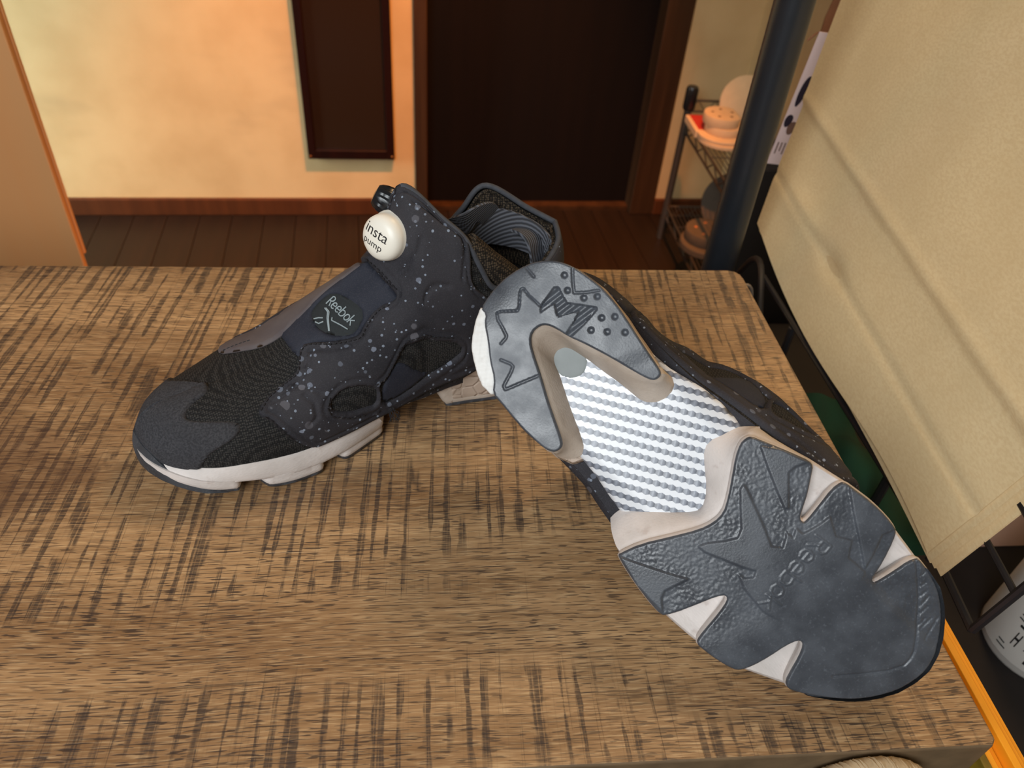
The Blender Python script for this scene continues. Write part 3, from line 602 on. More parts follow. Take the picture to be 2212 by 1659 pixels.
def build_upper(k):
    V = []; F_ = []; ns, nv = 230, 64
    sl = np.linspace(0, 19, ns); base = None
    for side in (1, -1):
        vl = np.linspace(0, 1, nv)*side; ss, vv = np.meshgrid(sl, vl, indexing='ij'); P = S(ss, vv, k.sh, side).reshape(-1, 3); k0 = len(V); V += [tuple(p) for p in P]
        for i in range(ns-1):
            for j in range(nv-1):
                f = (k0+i*nv+j, k0+(i+1)*nv+j, k0+(i+1)*nv+j+1, k0+i*nv+j+1); F_.append(f if side > 0 else f[::-1])
    up_ = k.m('upper', V, F_, 'knit')
    # lasting board closing the bottom of the upper
    a = S(sl, np.ones(ns), k.sh, 1); b_ = S(sl, -np.ones(ns), k.sh, -1); V = [tuple(p) for p in a]+[tuple(p) for p in b_]
    k.m('lasting_board', V, [(i, ns+i, ns+i+1, i+1) for i in range(ns-1)], 'panel')
    # collar lining, set inwards
    V = []; F_ = []; sl2 = np.linspace(10.6, 19, 110); vl2 = np.linspace(.0, .8, 30)
    for side in (1, -1):
        ss, vv = np.meshgrid(sl2, vl2*side, indexing='ij'); P = S(ss, vv, k.sh, side).reshape(-1, 3); n = outward(SNm(ss.ravel(), vv.ravel(), k.sh, side), P)
        pad = 3+6*np.sin(np.pi*np.clip(np.abs(vv.ravel())/.8, 0, 1)); P = P-n*pad[:, None]; k0 = len(V); V += [tuple(p) for p in P]
        for i in range(109):
            for j in range(29):
                f = (k0+i*30+j, k0+i*30+j+1, k0+(i+1)*30+j+1, k0+(i+1)*30+j); F_.append(f if side > 0 else f[::-1])
    k.m('collar_lining', V, F_, 'knit_brown')
    # binding along the collar rim
    ring = np.vstack([S(np.linspace(11, 19, 70), np.zeros(70), k.sh, 1), S(np.linspace(19, 11, 70), np.zeros(70), k.sh, -1)[1:]])
    ring[:, 0] = ring[:, 0]; b = MB(); b.tube([tuple(p) for p in ring], 2.0, 8); k.m('collar_binding', b.v, b.f, 'binding')
    return up_

def build_sole(k, detail):
    fz = lambda X: prof(X)
    FO = smoothloop(FORE, 1); HE = smoothloop(HEEL, 1)
    def rel_f(V):
        m_ = np.zeros(len(V))
        for pl in [STAR]+SPIKES:
            L = np.array(pl); d = dline(V, L, True); sd = np.where(pip(V, L), d, -d); m_ = np.maximum(m_, sstep(sd, -.5, .35))
        # the worn toe half is smooth and level with the star
        wx = sstep(V[:, 0]+.25*V[:, 1]*-1, 214, 232)*(1-sstep(V[:, 1], 24, 30)); m_ = np.maximum(m_, wx)
        h = 1.0*(1-m_)
        g = np.random.default_rng(5).random((400, 300)); ix = (V[:, 0]/.85).astype(int) % 398; iy = ((V[:, 1]+90)/.85).astype(int) % 298; fx = (V[:, 0]/.85) % 1; fy = ((V[:, 1]+90)/.85) % 1
        peb = g[ix, iy]*(1-fx)*(1-fy)+g[ix+1, iy]*fx*(1-fy)+g[ix, iy+1]*(1-fx)*fy+g[ix+1, iy+1]*fx*fy; h += .32*(peb-.5)*(1-m_)
        h += .75*(1-sstep(dline(V, TOEGR), .25, .95))
        for i in range(0, len(RIBS), 2): h += .45*(1-sstep(dline(V, RIBS[i:i+2]), .3, .8))
        for L in LETTERS: h -= .32*(1-sstep(dline(V, L), .25, .75))
        dd = np.min([dline(V, L) for L in LETTERS], axis=0); h += .12*(sstep(dd, .5, .8)*(1-sstep(dd, .9, 1.4)))
        return h
    def rel_h(V):
        L = np.array(HRIB); d = dline(V, L, True); sd = np.where(pip(V, L), d, -d); m_ = sstep(sd, -.3, .3)
        q = (V[:, 0]*-.62+V[:, 1]*.78)
        h = m_*(1.5+.55*np.sin(V[:, 0]*.95*1.55+V[:, 1]*-.2))
        h += .8*(1-sstep(dline(V, HST1[:9]), .2, .7))
        for i, l in enumerate(HLN): h += .6*(1-sstep(dline(V, l), .25, .8))
        for (x, y) in HOLES: h += 1.3*(1-sstep(np.hypot(V[:, 0]-x, V[:, 1]-y), .9, 1.75))
        h += 1.0*sstep(V[:, 0]-V[:, 1]*.4, 66, 78)*(V[:, 1] > 0)
        return h
    k.plate('forefoot_outsole', FO, fz, 4.0, 'rubber', .62 if detail else 2.0, rel_f if detail else None)
    k.plate('heel_outsole', HE, fz, 4.0, 'rubber', .55 if detail else 2.0, rel_h if detail else None)
    # forefoot midsole: wedge layer with the cut notches, then the main wall up to the upper
    def grow(L, d):
        L = np.asarray(L, float); t = np.roll(L, -1, 0)-np.roll(L, 1, 0); n = np.stack([t[:, 1], -t[:, 0]], 1); n /= np.linalg.norm(n, axis=1, keepdims=True)+1e-9
        ar = .5*np.sum(L[:, 0]*np.roll(L[:, 1], -1)-np.roll(L[:, 0], -1)*L[:, 1]); return L+n*d*(1 if ar > 0 else -1)
    L = resample(smoothloop(FORE, 1), 300, True); G = grow(L, .9); T_ = grow(L, .3)
    k.prism('tread_foam', G, prof(G[:, 0])+2.6, T_, prof(T_[:, 0])+10.5, 'foam', 4, 0.0)
    rearB = resample(np.array(FORE[:12]), 50); medB = np.array([FORE[11], FORE[13], FORE[15], (195.9,52.6), (211,54.8), (228.1,54), (247.5,51.6), (256.6,50.7), (265.3,48.3), (273.4,43.7), (279.8,38.7), (286.3,32.3), (291.8,24.7), (295.3,16.4), (295.5,7.7), (293.6,-1.7), (288.7,-11.1), (282.5,-19.5), (274.8,-26.5), (266.2,-32.8), (254.2,-39.9), (230,-51.8), (206.4,-56.9), (184.5,-59.4), (176.1,-59.4), (165.5,-58.2), (155.4,-56.4), (147.3,-53.8)], float)
    bot = np.vstack([rearB[:-1], resample(medB, 170)[:-1]])
    sM = np.linspace(8.3, 0, 90); sL = np.linspace(0, 9.0, 90)
    mt = S(sM, np.ones(90), k.sh, 1); lt = S(sL, -np.ones(90), k.sh, -1); per = np.vstack([mt, lt[1:]])
    rearT = resample(np.vstack([FREAR, mt[:1, :2]]), 50); perT = resample(per, 170)
    top = np.vstack([rearT[:-1], perT[:-1, :2]]); tz = np.r_[np.linspace(26, 23, 49), perT[:-1, 2]+1.5]
    top = grow(top, .5)
    k.prism('forefoot_midsole', grow(bot, .4), prof(bot[:, 0])+8.0, top, tz, 'foam', 8, 1.2)
    # rubber toe bumper wrapping up the toe
    n = 60; so = np.r_[np.linspace(2.35, 0, n//2), np.linspace(0, 2.2, n//2)[1:]]; sd = np.r_[np.ones(n//2), -np.ones(n//2-1)]
    tp = np.array([S(np.array([a]), np.array([b*1.0]), k.sh, b)[0] for a, b in zip(so, sd)]); q = len(so)
    bt = resample(np.array([(252,51),(265.3,48.3),(273.4,43.7),(279.8,38.7),(286.3,32.3),(291.8,24.7),(295.3,16.4),(295.5,7.7),(293.6,-1.7),(288.7,-11.1),(282.5,-19.5),(274.8,-26.5),(262,-35.8)], float), q)
    w_ = np.sin(np.linspace(0, PI, q))**.25; V = []; R_ = 7; ii = np.linspace(0, 1, q); hf = .06+.94*sstep(np.minimum(ii, 1-ii), .03, .27)
    for r in range(R_):
        t = hf*r/(R_-1); xy = bt*(1-t)[:, None]+tp[:, :2]*t[:, None]; cen = np.array([258., 2.]); n_ = xy-cen; n_ /= np.linalg.norm(n_, axis=1, keepdims=True)
        xy = xy+n_*(w_*(1.5+2.0*np.sin(PI*t*.9)))[:, None]; z = (prof(bt[:, 0])+.6)*(1-t)+tp[:, 2]*1.16*t
        V += [(x, y, zz) for (x, y), zz in zip(xy, z)]
    k0 = len(V)
    F_ = [(r*q+i, (r+1)*q+i, (r+1)*q+i+1, r*q+i+1) for r in range(R_-1) for i in range(q-1)]
    V += [(x-(x-262)*.06, y-(y-2)*.06, z-.3) for x, y, z in V[(R_-1)*q:R_*q]]; F_ += [((R_-1)*q+i, k0+i, k0+i+1, (R_-1)*q+i+1) for i in range(q-1)]
    k.m('toe_bumper', V, [f[::-1] for f in F_], 'rubber_dark')
    # heel midsole: forked lower block and D-shaped upper block
    outer = [(101.2,29.0),(93.5,28.0),(79.3,30.6),(63.2,34.0),(44.4,36.1),(27.4,33.7),(15.2,27.7),(7.7,17.0),(4.2,0.5),(5.0,-8.6),(9.3,-22.6),(17.9,-33.7),(30.1,-41.4),(42.6,-43.4),(59.1,-44.3),(75,-44.4),(88.4,-45.2)]
    inB = [(88.0,-36.5),(86.5,-34.0),(80.6,-31.0),(65.7,-24.1),(50.4,-16.1),(42.6,-12.2),(37.6,-8.8),(35.2,-5.0),(35.6,-.9),(37.6,1.9),(41.6,3.8),(50.0,5.8),(63.1,10.6),(83,16.2),(95.2,20.3),(97.2,23.4),(96.4,26.8)]
    na, nb, nc = 90, 90, 16
    oB = resample(np.array([(96.4,27.2)]+outer[1:-1]+[(84.5,-43.4),(88.2,-40.4)]), na); iB = resample(np.array([(88.4,-38)]+inB), nb+nc)
    low = np.vstack([oB, iB[:-1]])
    oT = resample(np.array(outer), na); iT = np.vstack([resample(np.array(HLEGL), nc)[1:], resample(np.array(HIN+HLEGR[1:]), nb)]); 
    topl = np.vstack([oT, resample(iT, nb+nc)[:-1]])
    k.prism('heel_fork', low, prof(low[:, 0])+2.4, topl, np.full(len(topl), 21.5), 'foam_grey', 8, .3)
    D = np.array([(100,28),(93.5,28.5),(79.3,31),(63.2,33.6),(44.4,35),(27.4,32.6),(15.2,27),(7.6,17.0),(2,0),(3.4,-10),(8.2,-24),(17,-35),(30.1,-43),(42.6,-45),(59.1,-46),(75,-46.5),(90,-46),(99,-42),(104,-30),(106,-8),(105,14)], float); D = resample(D, 160, True)
    k.prism('heel_midsole', D, np.full(160, 23.0)-19.0*np.clip((40-np.abs(D[:, 0]-40))/40, 0, 0), grow(D, -.5), np.full(160, 46.0), 'foam_hex', 8, 1.2)
    rim = np.array(outer[1:-1]); rim = resample(rim, 120); rl = np.vstack([rim, (rim-np.array([50., -4.]))[::-1]*.86+np.array([50., -4.])]); 
    k.prism('heel_sidewall', rl, prof(rl[:, 0])+4.0, grow(rl, .9), np.full(len(rl), 26.0), 'foam_hex' , 6, .3, caps=(True, True))
    worn = HWORN+[(42.6,-43.0),(37.7,-36.8),(29.8,-32.3),(21.1,-25.3),(13.1,-20.2),(10.4,-16.3)]
    k.plate('worn_heel_edge', grow(resample(np.array(worn), 90, True), .7), lambda X: prof(X)+1.2, 4.2, 'foam_white', .8, lambda V: .35*np.sin(V[:, 0]*1.1)*np.sin(V[:, 1]*.9), label='white foam exposed where the heel rubber has worn off')
    # arch shank
    pm = [(44,26),(60,28.5),(80,30),(97.2,31.5),(117.9,36.8),(129.5,38),(140,37.5),(150,36),(172,34),(174,20),(174,-20),(172,-36),(150,-40),(133.5,-41),(123.5,-39.5),(111.4,-37),(99.3,-36),(80,-36),(60,-34),(44,-30)]
    sg = -1.0 if k.flip else 1.0
    if not M.get('stripe%d' % sg): M['stripe%d' % sg] = mk_stripes(sg)
    k.plate('arch_shank', pm, lambda X: 20.5+0*np.asarray(X), 7.0, 'stripe%d' % sg, 2.0, lambda V: 5.5*np.clip((np.abs(V[:, 1]+2)-26)/16, 0, 1)**2, side='panel')  # side faces coloured dark to stand in for shade under the arch
    ci = [(57.0+10.6*math.cos(a), -3.4+9.4*math.sin(a)) for a in np.linspace(0, 2*PI, 40, endpoint=False)]
    k.plate('arch_window', ci, lambda X: 20.42+0*np.asarray(X), 1.0, 'disc', 1.2, edge=.15)

def build_panels(k):
    weld = [[(11.18,.31),(10.95,.373),(10.48,.351),(9.95,.285)], [(11.94,.479),(11.4,.51),(10.86,.559)], [(11.24,.12),(11.77,.10),(12.34,.08),(12.75,.10),(12.85,.18),(12.75,.30),(12.62,.42)], [(6.09,.279),(6.76,.342),(7.42,.416)], [(5.43,.439),(5.88,.511),(6.23,.582)], [(5.66,.528),(5.96,.619),(5.98,.728),(5.77,.751)], [(6.11,.296),(5.94,.382),(5.58,.431),(4.71,.471)]]
    def rel(U, d):
        V = U/16.0/np.array([1., 6.]); Q = V*np.array([16., 95.]); h = np.zeros(len(V))
        for L in weld: h -= 1.3*(1-sstep(dline(Q, np.array(L)*np.array([16., 95.])), .3, 1.7))
        h -= 1.0*np.exp(-((d-4.4)/.8)**2)+.35*sstep(d, 4.4, 6)*-1
        return h
    k.overlay('instep_panel', INSTEP, 'navy', 1.0, .1, [LOGO], .14)
    k.overlay('lateral_edge_panel', FAR, 'taupe', 1.4, .5, (), .14)
    k.overlay('toe_cap', TOECAP, 'suede', 1.9, .1, (), .09, .8)
    k.overlay('bladder_panel', PANEL, 'panel', 2.2, .2, [W1, W2], .085, 1.6, relief=rel)
    LP = [(13.1,.40),(13.36,.436),(13.93,.425),(14.65,.40),(15.3,.42),(15.5,.97)]+PANEL[16:34]+[(5.83,.30),(6.6,.40),(7.8,.44),(8.8,.42),(9.7,.42),(10.6,.40),(11.6,.40),(12.4,.42)]
    k.overlay('lateral_bladder_panel', LP, 'panel', 2.2, .2, [W1, W2], .12, 1.6, mirror=True)
    k.overlay('heel_counter', [(15.35,.05),(16.5,.03),(17.8,.03),(18.9,.03),(18.95,.5),(18.95,.97),(17.5,.98),(16,.98),(15.35,.98),(15.2,.5)], 'panel', 1.6, .1, (), .2)
    k.overlay('heel_counter', [(15.35,.05),(16.5,.03),(17.8,.03),(18.9,.03),(18.95,.5),(18.95,.97),(17.5,.98),(16,.98),(15.35,.98),(15.2,.5)], 'panel', 1.6, .1, (), .2, mirror=True)
    k.overlay('window_stretch_patch', NAVYW, 'navy', .7, .1, (), .1)
    k.overlay('logo_patch', [(a+(a-7.25)*.02, b) for a, b in LOGO], 'black_board', .25, .05, (), .1)
    b = MB()

def ball_and_valve(k):
    # pump button on the tongue
    c = S(np.array([10.1]), np.array([.085]), k.sh)[0]; n = outward(SNm(np.array([10.1]), np.array([.085]), k.sh), c[None])[0]
    n = n+np.array([.25, .35, .0]); n = Vector(n/np.linalg.norm(n)); return Vector(c), n

def frame_from(c, n, upv):
    z = n.normalized(); x = Vector(upv).cross(z).normalized(); y = z.cross(x)
    return Matrix(((x.x, y.x, z.x, c.x), (x.y, y.y, z.y, c.y), (x.z, y.z, z.z, c.z), (0, 0, 0, 1)))

# --- upright sneaker (right foot) and propped sneaker (left foot)
thA = 3.5455476; fA = (math.cos(thA), math.sin(thA), 0); lA = (-math.sin(thA), math.cos(thA), 0)
SA = Shoe('A', 'black speckled sneaker standing upright on its sole with ivory pump button on tongue', fA, lA, (0, 0, 1), (.08996, .47081, .0006))
RB = ((0.67675426, 0.68300278, -0.27479243), (-0.5971839, 0.29099601, -0.7474575), (-0.43055205, 0.66994666, 0.60481105))
SB = Shoe('B', 'black speckled sneaker tipped over with grey and white sole showing, heel propped up', [r[0] for r in RB], [r[1] for r in RB], [-r[2] for r in RB], (.0332, .3359, .1596))
for k, det in ((SA, False), (SB, True)):
    build_upper(k); build_sole(k, det); build_panels(k)

# stitching on the upright shoe's panels
def inset(L, ds, dv): return [(a+ds, b+dv) for a, b in L]
for L, off in (([(4.30,.50),(4.57,.42),(5.05,.385),(5.62,.375),(5.78,.27),(5.9,.24),(6.07,.245),(6.78,.338),(7.33,.384),(7.85,.412),(8.1,.376),(8.45,.345),(8.8,.335),(9.3,.362)], 2.9),
               ([(9.2,.16),(9.35,.24),(9.75,.345)], 2.9), ([(8.85,0.0),(9.15,.12),(9.68,.33)], 2.9),
               ([(8.1,.72),(8.55,.715),(8.95,.66),(9.3,.612),(9.6,.60),(9.9,.62),(11.12,.732),(12.17,.737)], 2.9),
               ([(4.4,.56),(4.6,.61),(5.03,.77),(5.5,.93)], 2.9), ([(6.45,.635),(6.32,.70),(6.45,.77),(7.1,.85),(7.7,.885)], 2.9)):
    SA.line('stitching', L, .55, 'stitch', off, 80, dash=3.0, kind='stuff')
SA.line('stitching', [(3.55,-.30),(3.9,-.26),(4.4,-.2)], .4, 'stitch', 2.0, 40, dash=3.0, kind='stuff')
em = MB()
for L in LOGOLINES:
    P = SA.surf_pts(resample(np.array(L), 24), .75); em.tube([tuple(p) for p in P], .42, 6)
SA.m('embroidered_logo', em.v, em.f, 'thread', label='silver thread embroidered word and mark')
# torn thread tuft
tf = MB()
for i in range(9):
    p = S(np.array([8.75]), np.array([.93]), SA.sh)[0]+np.array([0, 2., 0])+np.array([RNG.normal()*1.2, 1, 0]); tf.tube([tuple(p), tuple(p+np.array([RNG.normal()*2, 3, -3])), tuple(p+np.array([RNG.normal()*3, 4+RNG.random()*3, -6-RNG.random()*2]))], .25, 4)
SA.m('loose_threads', tf.v, tf.f, 'stitch', kind='stuff')

def button(k):
    c, n = ball_and_valve(k); Mx = frame_from(c-n*.8, n, (0, 0, 1)) @ Matrix.Diagonal((1.17, 1.17, 1.1, 1))
    pr = [(13.2, 0), (13.4, 1.4), (13.0, 2.2), (12.4, 3.0), (12.2, 8.0), (11.7, 10.6), (10.2, 12.6), (7.6, 13.8), (4.0, 14.4), (.6, 14.6)]
    b = MB().lathe(pr, 48, Mx); o = k.m('pump_button', b.v, b.f, 'ball', auto=80)
    zc = lambda r: np.interp(r, [p[0] for p in pr[::-1]], [p[1] for p in pr[::-1]])
    sgn = -1 if k.flip else 1
    for txt, size, yo in (('insta', 8.2, -.6), ('pump', 5.6, -6.2)):
        cu = bpy.data.curves.new('t', 'FONT'); cu.body = txt; cu.size = size; cu.align_x = 'CENTER'; cu.resolution_u = 4
        to = bpy.data.objects.new('t', cu); C.objects.link(to); dg = bpy.context.evaluated_depsgraph_get(); me = to.evaluated_get(dg).to_mesh()
        bm = bmesh.new(); bm.from_mesh(me); bmesh.ops.triangulate(bm, faces=bm.faces[:]); bmesh.ops.subdivide_edges(bm, edges=[e for e in bm.edges if e.calc_length() > 1.2], cuts=2); bmesh.ops.triangulate(bm, faces=bm.faces[:])
        V = []; rot = math.radians(-14)
        for v in bm.verts:
            x, y = v.co.x*1.0-1.5, v.co.y+yo+1.0; x, y = x*math.cos(rot)-y*math.sin(rot), x*math.sin(rot)+y*math.cos(rot); r = math.hypot(x, y)
            V.append(tuple(Mx @ Vector((sgn*x, y, float(zc(r))+.12))))
        bm.verts.index_update(); F_ = [tuple(v.index for v in f.verts) for f in bm.faces]; bm.free(); bpy.data.objects.remove(to)
        k.m('button_lettering', V, F_, 'ink', o, smooth=False)
    # release valve on the other side of the tongue
    c2 = Vector(S(np.array([10.75]), np.array([-.20]), k.sh)[0]); n2 = Vector(outward(SNm(np.array([10.75]), np.array([-.20]), k.sh), np.array([tuple(c2)]))[0])
    n2 = (n2+Vector((.2, -.2, .25))).normalized(); M2 = frame_from(c2-n2*1.0, n2, (0, 0, 1)); b = MB(); nseg = 36; prf = [(9, 0), (9.2, 3), (8.6, 7), (7.6, 10), (6, 12), (.6, 12.6)]; v = []
    for r, z in prf:
        for i in range(nseg): rr = r*(1-(.09 if i % 4 == 0 and 2 < z < 12 else 0)); v.append(M2 @ Vector((rr*math.cos(2*PI*i/nseg), rr*math.sin(2*PI*i/nseg), z)))
    b.add(v, [(a*nseg+i, a*nseg+(i+1) % nseg, (a+1)*nseg+(i+1) % nseg, (a+1)*nseg+i) for a in range(len(prf)-1) for i in range(nseg)]+[tuple(5*nseg+i for i in range(nseg))]); k.m('release_valve', b.v, b.f, 'black_plastic', auto=30)
button(SA)

# webbing and pull loops inside the heel of the upright shoe
def strip(k, name, pts, widths, wdir, th, mat, label=None):
    P = [Vector(p) for p in pts]; V = []; F_ = []
    Pn = resample(np.array([tuple(p) for p in P]), 4*len(P)); t = np.linspace(0, len(P)-1, len(Pn))
    Pn = np.stack([np.convolve(np.r_[Pn[:1, i], Pn[:1, i], Pn[:, i], Pn[-1:, i], Pn[-1:, i]], np.ones(5)/5, 'valid') for i in range(3)], 1)
    for i, p in enumerate(Pn):
        tg = Vector(Pn[min(i+1, len(Pn)-1)]-Pn[max(i-1, 0)]).normalized(); wv = Vector(wdir[min(int(round(t[i])), len(wdir)-1)] if isinstance(wdir, list) else wdir); wv = (wv-tg*wv.dot(tg)).normalized(); nv_ = tg.cross(wv)
        w_ = np.interp(t[i], range(len(widths)), widths)/2; p = Vector(p)
        V += [p-wv*w_-nv_*th/2, p+wv*w_-nv_*th/2, p+wv*w_+nv_*th/2, p-wv*w_+nv_*th/2]
    n = len(Pn)
    for i in range(n-1):
        for j in range(4): F_.append((i*4+j, i*4+(j+1) % 4, (i+1)*4+(j+1) % 4, (i+1)*4+j))
    F_ += [(3, 2, 1, 0), tuple((n-1)*4+j for j in range(4))]
    return k.m(name, V, F_, mat, auto=35, label=label)
strip(SA, 'heel_webbing', [(74,-26,92), (60,-27,104), (46,-26,110), (30,-20,108), (17,-10,104), (10,4,100), (14,16,92)], [20, 24, 28, 28, 26, 24, 22], (0, 0, 1), 1.6, 'rib', label='grey ribbed webbing band inside heel')
pdm = MB().tube([tuple(p) for p in resample(np.array([(84,27,134),(78,28,126),(70,29,116),(60,29,106),(50,29,97),(38,28,93),(24,24,96),(12,14,100)], float), 40)], [5+5*math.sin(PI*min(1, .12+i/39*.95)) for i in range(40)], 14); SA.m('collar_pad', pdm.v, pdm.f, 'knit_brown')
strip(SA, 'pull_loop', [(70,-24,112), (64,-18,120), (55,-17,126), (46,-20,124), (42,-24,116)], [16, 16, 16, 16, 16], (-.2, .3, 1), 1.6, 'rib')
strip(SA, 'pull_loop', [(26,-14,110), (22,-4,112), (20,4,106), (20,9,92)], [15, 16, 16, 15], (1, .5, .2), 1.8, 'rib')

# ================================================================== RIGHT SIDE: BAGS, RACK, CLUTTER
bO = Vector((.34910, .30750, -.050)); bE = Vector((.0620786, .9980712, 0)); bOut = Vector((bE.y, -bE.x, 0)); al = math.radians(18)
bU = bOut*math.sin(al)+Vector((0, 0, math.cos(al))); bN = -bE.cross(bU)
if bN.x > 0: bN = -bN       # normal towards the table
def bag_disp(e, u, seed, amp):
    c1 = .107+.040*e; st = sstep(u, c1-.0018, c1+.0018)*.0026
    c2 = .050+.016*e; rd = -.0014*np.exp(-((u-c2)/.0035)**2)+.0009*np.exp(-((u-c1-.006)/.005)**2)
    rng = np.random.default_rng(seed); d = np.zeros_like(e)
    for _ in range(14):
        a, b, ph = rng.uniform(-34, 34), rng.uniform(-40, 40), rng.uniform(0, 6.28); d += np.sin(a*e+b*u+ph)*rng.uniform(.2, 1)
    d = d*.00055*amp
    dent = -.004*np.exp(-(((e-.30)/.030)**2+((u-.055)/.010)**2))+.003*np.exp(-(((e-.40)/.05)**2+((u-.06)/.014)**2))
    sag = .016*np.exp(-((e-.33)/.09)**2)*np.clip(1-u/.06, 0, 1)**2
    return st+rd+(d+dent)*min(1, amp)-sag*.0
def paper_bag(i, off, de, du, label):
    r = thing('paper_bag', label, 'paper bag', bO, 'kraft bags leaning on the wire rack')
    ne, nu = (150, 110) if i == 0 else (40, 30); e1 = np.linspace(0, 1, ne); u1 = np.linspace(0, .42, nu); ee, uu = np.meshgrid(e1, u1, indexing='ij')
    far = .463+.53*np.clip(uu, 0, .23); near = -.002+.0*uu; eR = near+(far-near)*ee
    # the loose lower edge waves a little
    lowwave = .007*np.sin(eR*14+.6)*np.clip(1-uu/.05, 0, 1)*(1 if i == 0 else .3)
    d = bag_disp(eR, uu, 3+i, 1.0 if i == 0 else .4)
    for nm, o_, th in (('front_panel', 0.0, 0), ('back_panel', -.0016, 1)):
        V = [tuple(bE*(a+de)+bU*(b+du+lw)+bN*(dd*(1 if th == 0 else .6)+off+o_)) for a, b, dd, lw in zip(eR.ravel(), uu.ravel(), d.ravel(), lowwave.ravel())]
        F_ = [(x*nu+y, (x+1)*nu+y, (x+1)*nu+y+1, x*nu+y+1) for x in range(ne-1) for y in range(nu-1)]
        mesh(nm, V, F_, 'kraft', r, True)
    # folded gusset edge along the bottom
    V = []; 
    for x in range(ne):
        a = float(eR[x, 0])+de; b = float(lowwave[x, 0])+du; dd = float(d[x, 0])
        V += [tuple(bE*a+bU*b+bN*(dd+off)), tuple(bE*a+bU*(b-.0006)+bN*(dd+off-.0008)), tuple(bE*a+bU*b+bN*(dd*.6+off-.0016))]
    mesh('fold_edge', V, [(x*3+j, x*3+j+1, (x+1)*3+j+1, (x+1)*3+j) for x in range(ne-1) for j in range(2)], 'kraft', r, True)
    return r
paper_bag(0, 0.0, 0, 0, 'large kraft paper bag with fold creases leaning right of table, outermost of stack')
paper_bag(1, -.0052, -.004, -.002, 'kraft paper bag directly behind the outermost creased bag')
paper_bag(2, -.0100, -.006, -.004, 'kraft paper bag third in the leaning stack, thin edge showing')
paper_bag(3, -.0150, -.010, -.006, 'kraft paper bag at the back of the leaning stack against the wires')

# black wire rack the bags lean on
rk = thing('wire_rack', 'black coated wire rack under the leaning kraft bags', 'rack', (.363, .253, -.062))
re = Vector((-.04, .9992, 0)).normalized(); ro = Vector((re.y, -re.x, 0)); ra = math.radians(14); ru = ro*math.sin(ra)+Vector((0, 0, math.cos(ra)))
def rw(name, a, b, r=.0024): return MB().tube([re*a[0]+ru*a[1], re*(a[0]+b[0])/2+ru*(a[1]+b[1])/2, re*b[0]+ru*b[1]], r, 8).build(name, 'wire_black', rk, True)
MB().tube([(0, 0, 0), (.007, .06, 0), (.000, .43, 0)], .003, 8).build('bottom_rail', 'wire_black', rk, True)
rw('end_wire', (0, 0), (0, .16), .003); rw('cross_wire', (.057, 0), (.057, .024), .0024)
for uu_ in (.042, .077, .112): MB().tube([ru*uu_, ru*uu_+bE*.045+Vector((.002, 0, 0)), ru*uu_+bE*.10+Vector((.012, 0, 0))], .0024, 8).build('rail', 'wire_black', rk, True)
for x, y in ((.14, 0), (.34, 0)): MB().tube([re*x+Vector((.014, 0, -.002)), re*x+Vector((.014, 0, -.2072))], .004, 8).build('foot', 'wire_black', rk, True)

# dark cabinet block below the rack: what the clutter stands on
cb = thing('storage_cabinet', 'dark low cabinet in the gap between table and bag rack', 'cabinet', (.62, .50, FZ))
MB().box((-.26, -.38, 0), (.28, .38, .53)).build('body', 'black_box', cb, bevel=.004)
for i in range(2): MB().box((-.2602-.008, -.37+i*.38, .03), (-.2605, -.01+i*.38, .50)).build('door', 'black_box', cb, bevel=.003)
CT = FZ+.53+.0005
# bottle with printed label
bt = thing('spray_bottle', 'white plastic bottle with blue label and red print under the wire rack', 'bottle', (.587, .355, CT))
BR = Matrix.Identity(4)
MB().lathe([(.046, 0), (.050, .006), (.050, .13), (.048, .150), (.040, .168), (.026, .180), (.014, .186), (.014, .198), (.018, .199), (.018, .222), (.016, .225)], 40).build('body', 'bottle', bt, True)
def label_patch(name, a0, a1, z0, z1, mat, r=.0504, parent=None):
    n = 14; V = [(r*math.cos(a0+(a1-a0)*i/n), r*math.sin(a0+(a1-a0)*i/n), z) for z in (z0, z1) for i in range(n+1)]
    V += [((r-.001)*math.cos(a0+(a1-a0)*i/n), (r-.001)*math.sin(a0+(a1-a0)*i/n), z) for z in (z0, z1) for i in range(n+1)]
    m_ = n+1; F_ = [(i, i+1, m_+i+1, m_+i) for i in range(n)]+[(2*m_+i+1, 2*m_+i, 3*m_+i, 3*m_+i+1) for i in range(n)]
    return mesh(name, V, F_, mat, parent or bt, True)
lb = label_patch('label', -PI*1.25, -.9, .012, .122, 'bottle')
label_patch('blue_panel', -2.35, -1.6, .012, .040, 'bottle_blue', .0506, lb)
for i in range(4):
    for j in range(2): label_patch('red_lettering', -2.62+i*.13, -2.53+i*.13, .082+j*.013, .092+j*.013, 'red_print', .0507, lb)
for a, z, wd_, h in [(-3.0, .072, .10, .004), (-2.86, .072, .12, .004), (-2.68, .072, .07, .004), (-2.5, .068, .2, .004), (-3.0, .066, .42, .0015), (-3.0, .061, .3, .0015), (-2.9, .054, .13, .003), (-2.74, .054, .16, .003), (-2.54, .054, .12, .003), (-2.85, .030, .02, .018), (-2.77, .030, .02, .018), (-2.85, .038, .1, .003), (-2.62, .044, .3, .0013), (-2.62, .039, .26, .0013), (-2.62, .034, .3, .0013), (-2.5, .020, .12, .008), (-3.05, .024, .14, .0015), (-3.05, .019, .2, .0015)]: label_patch('black_lettering', a, a+wd_, z, z+h, 'ink', .0508, lb)

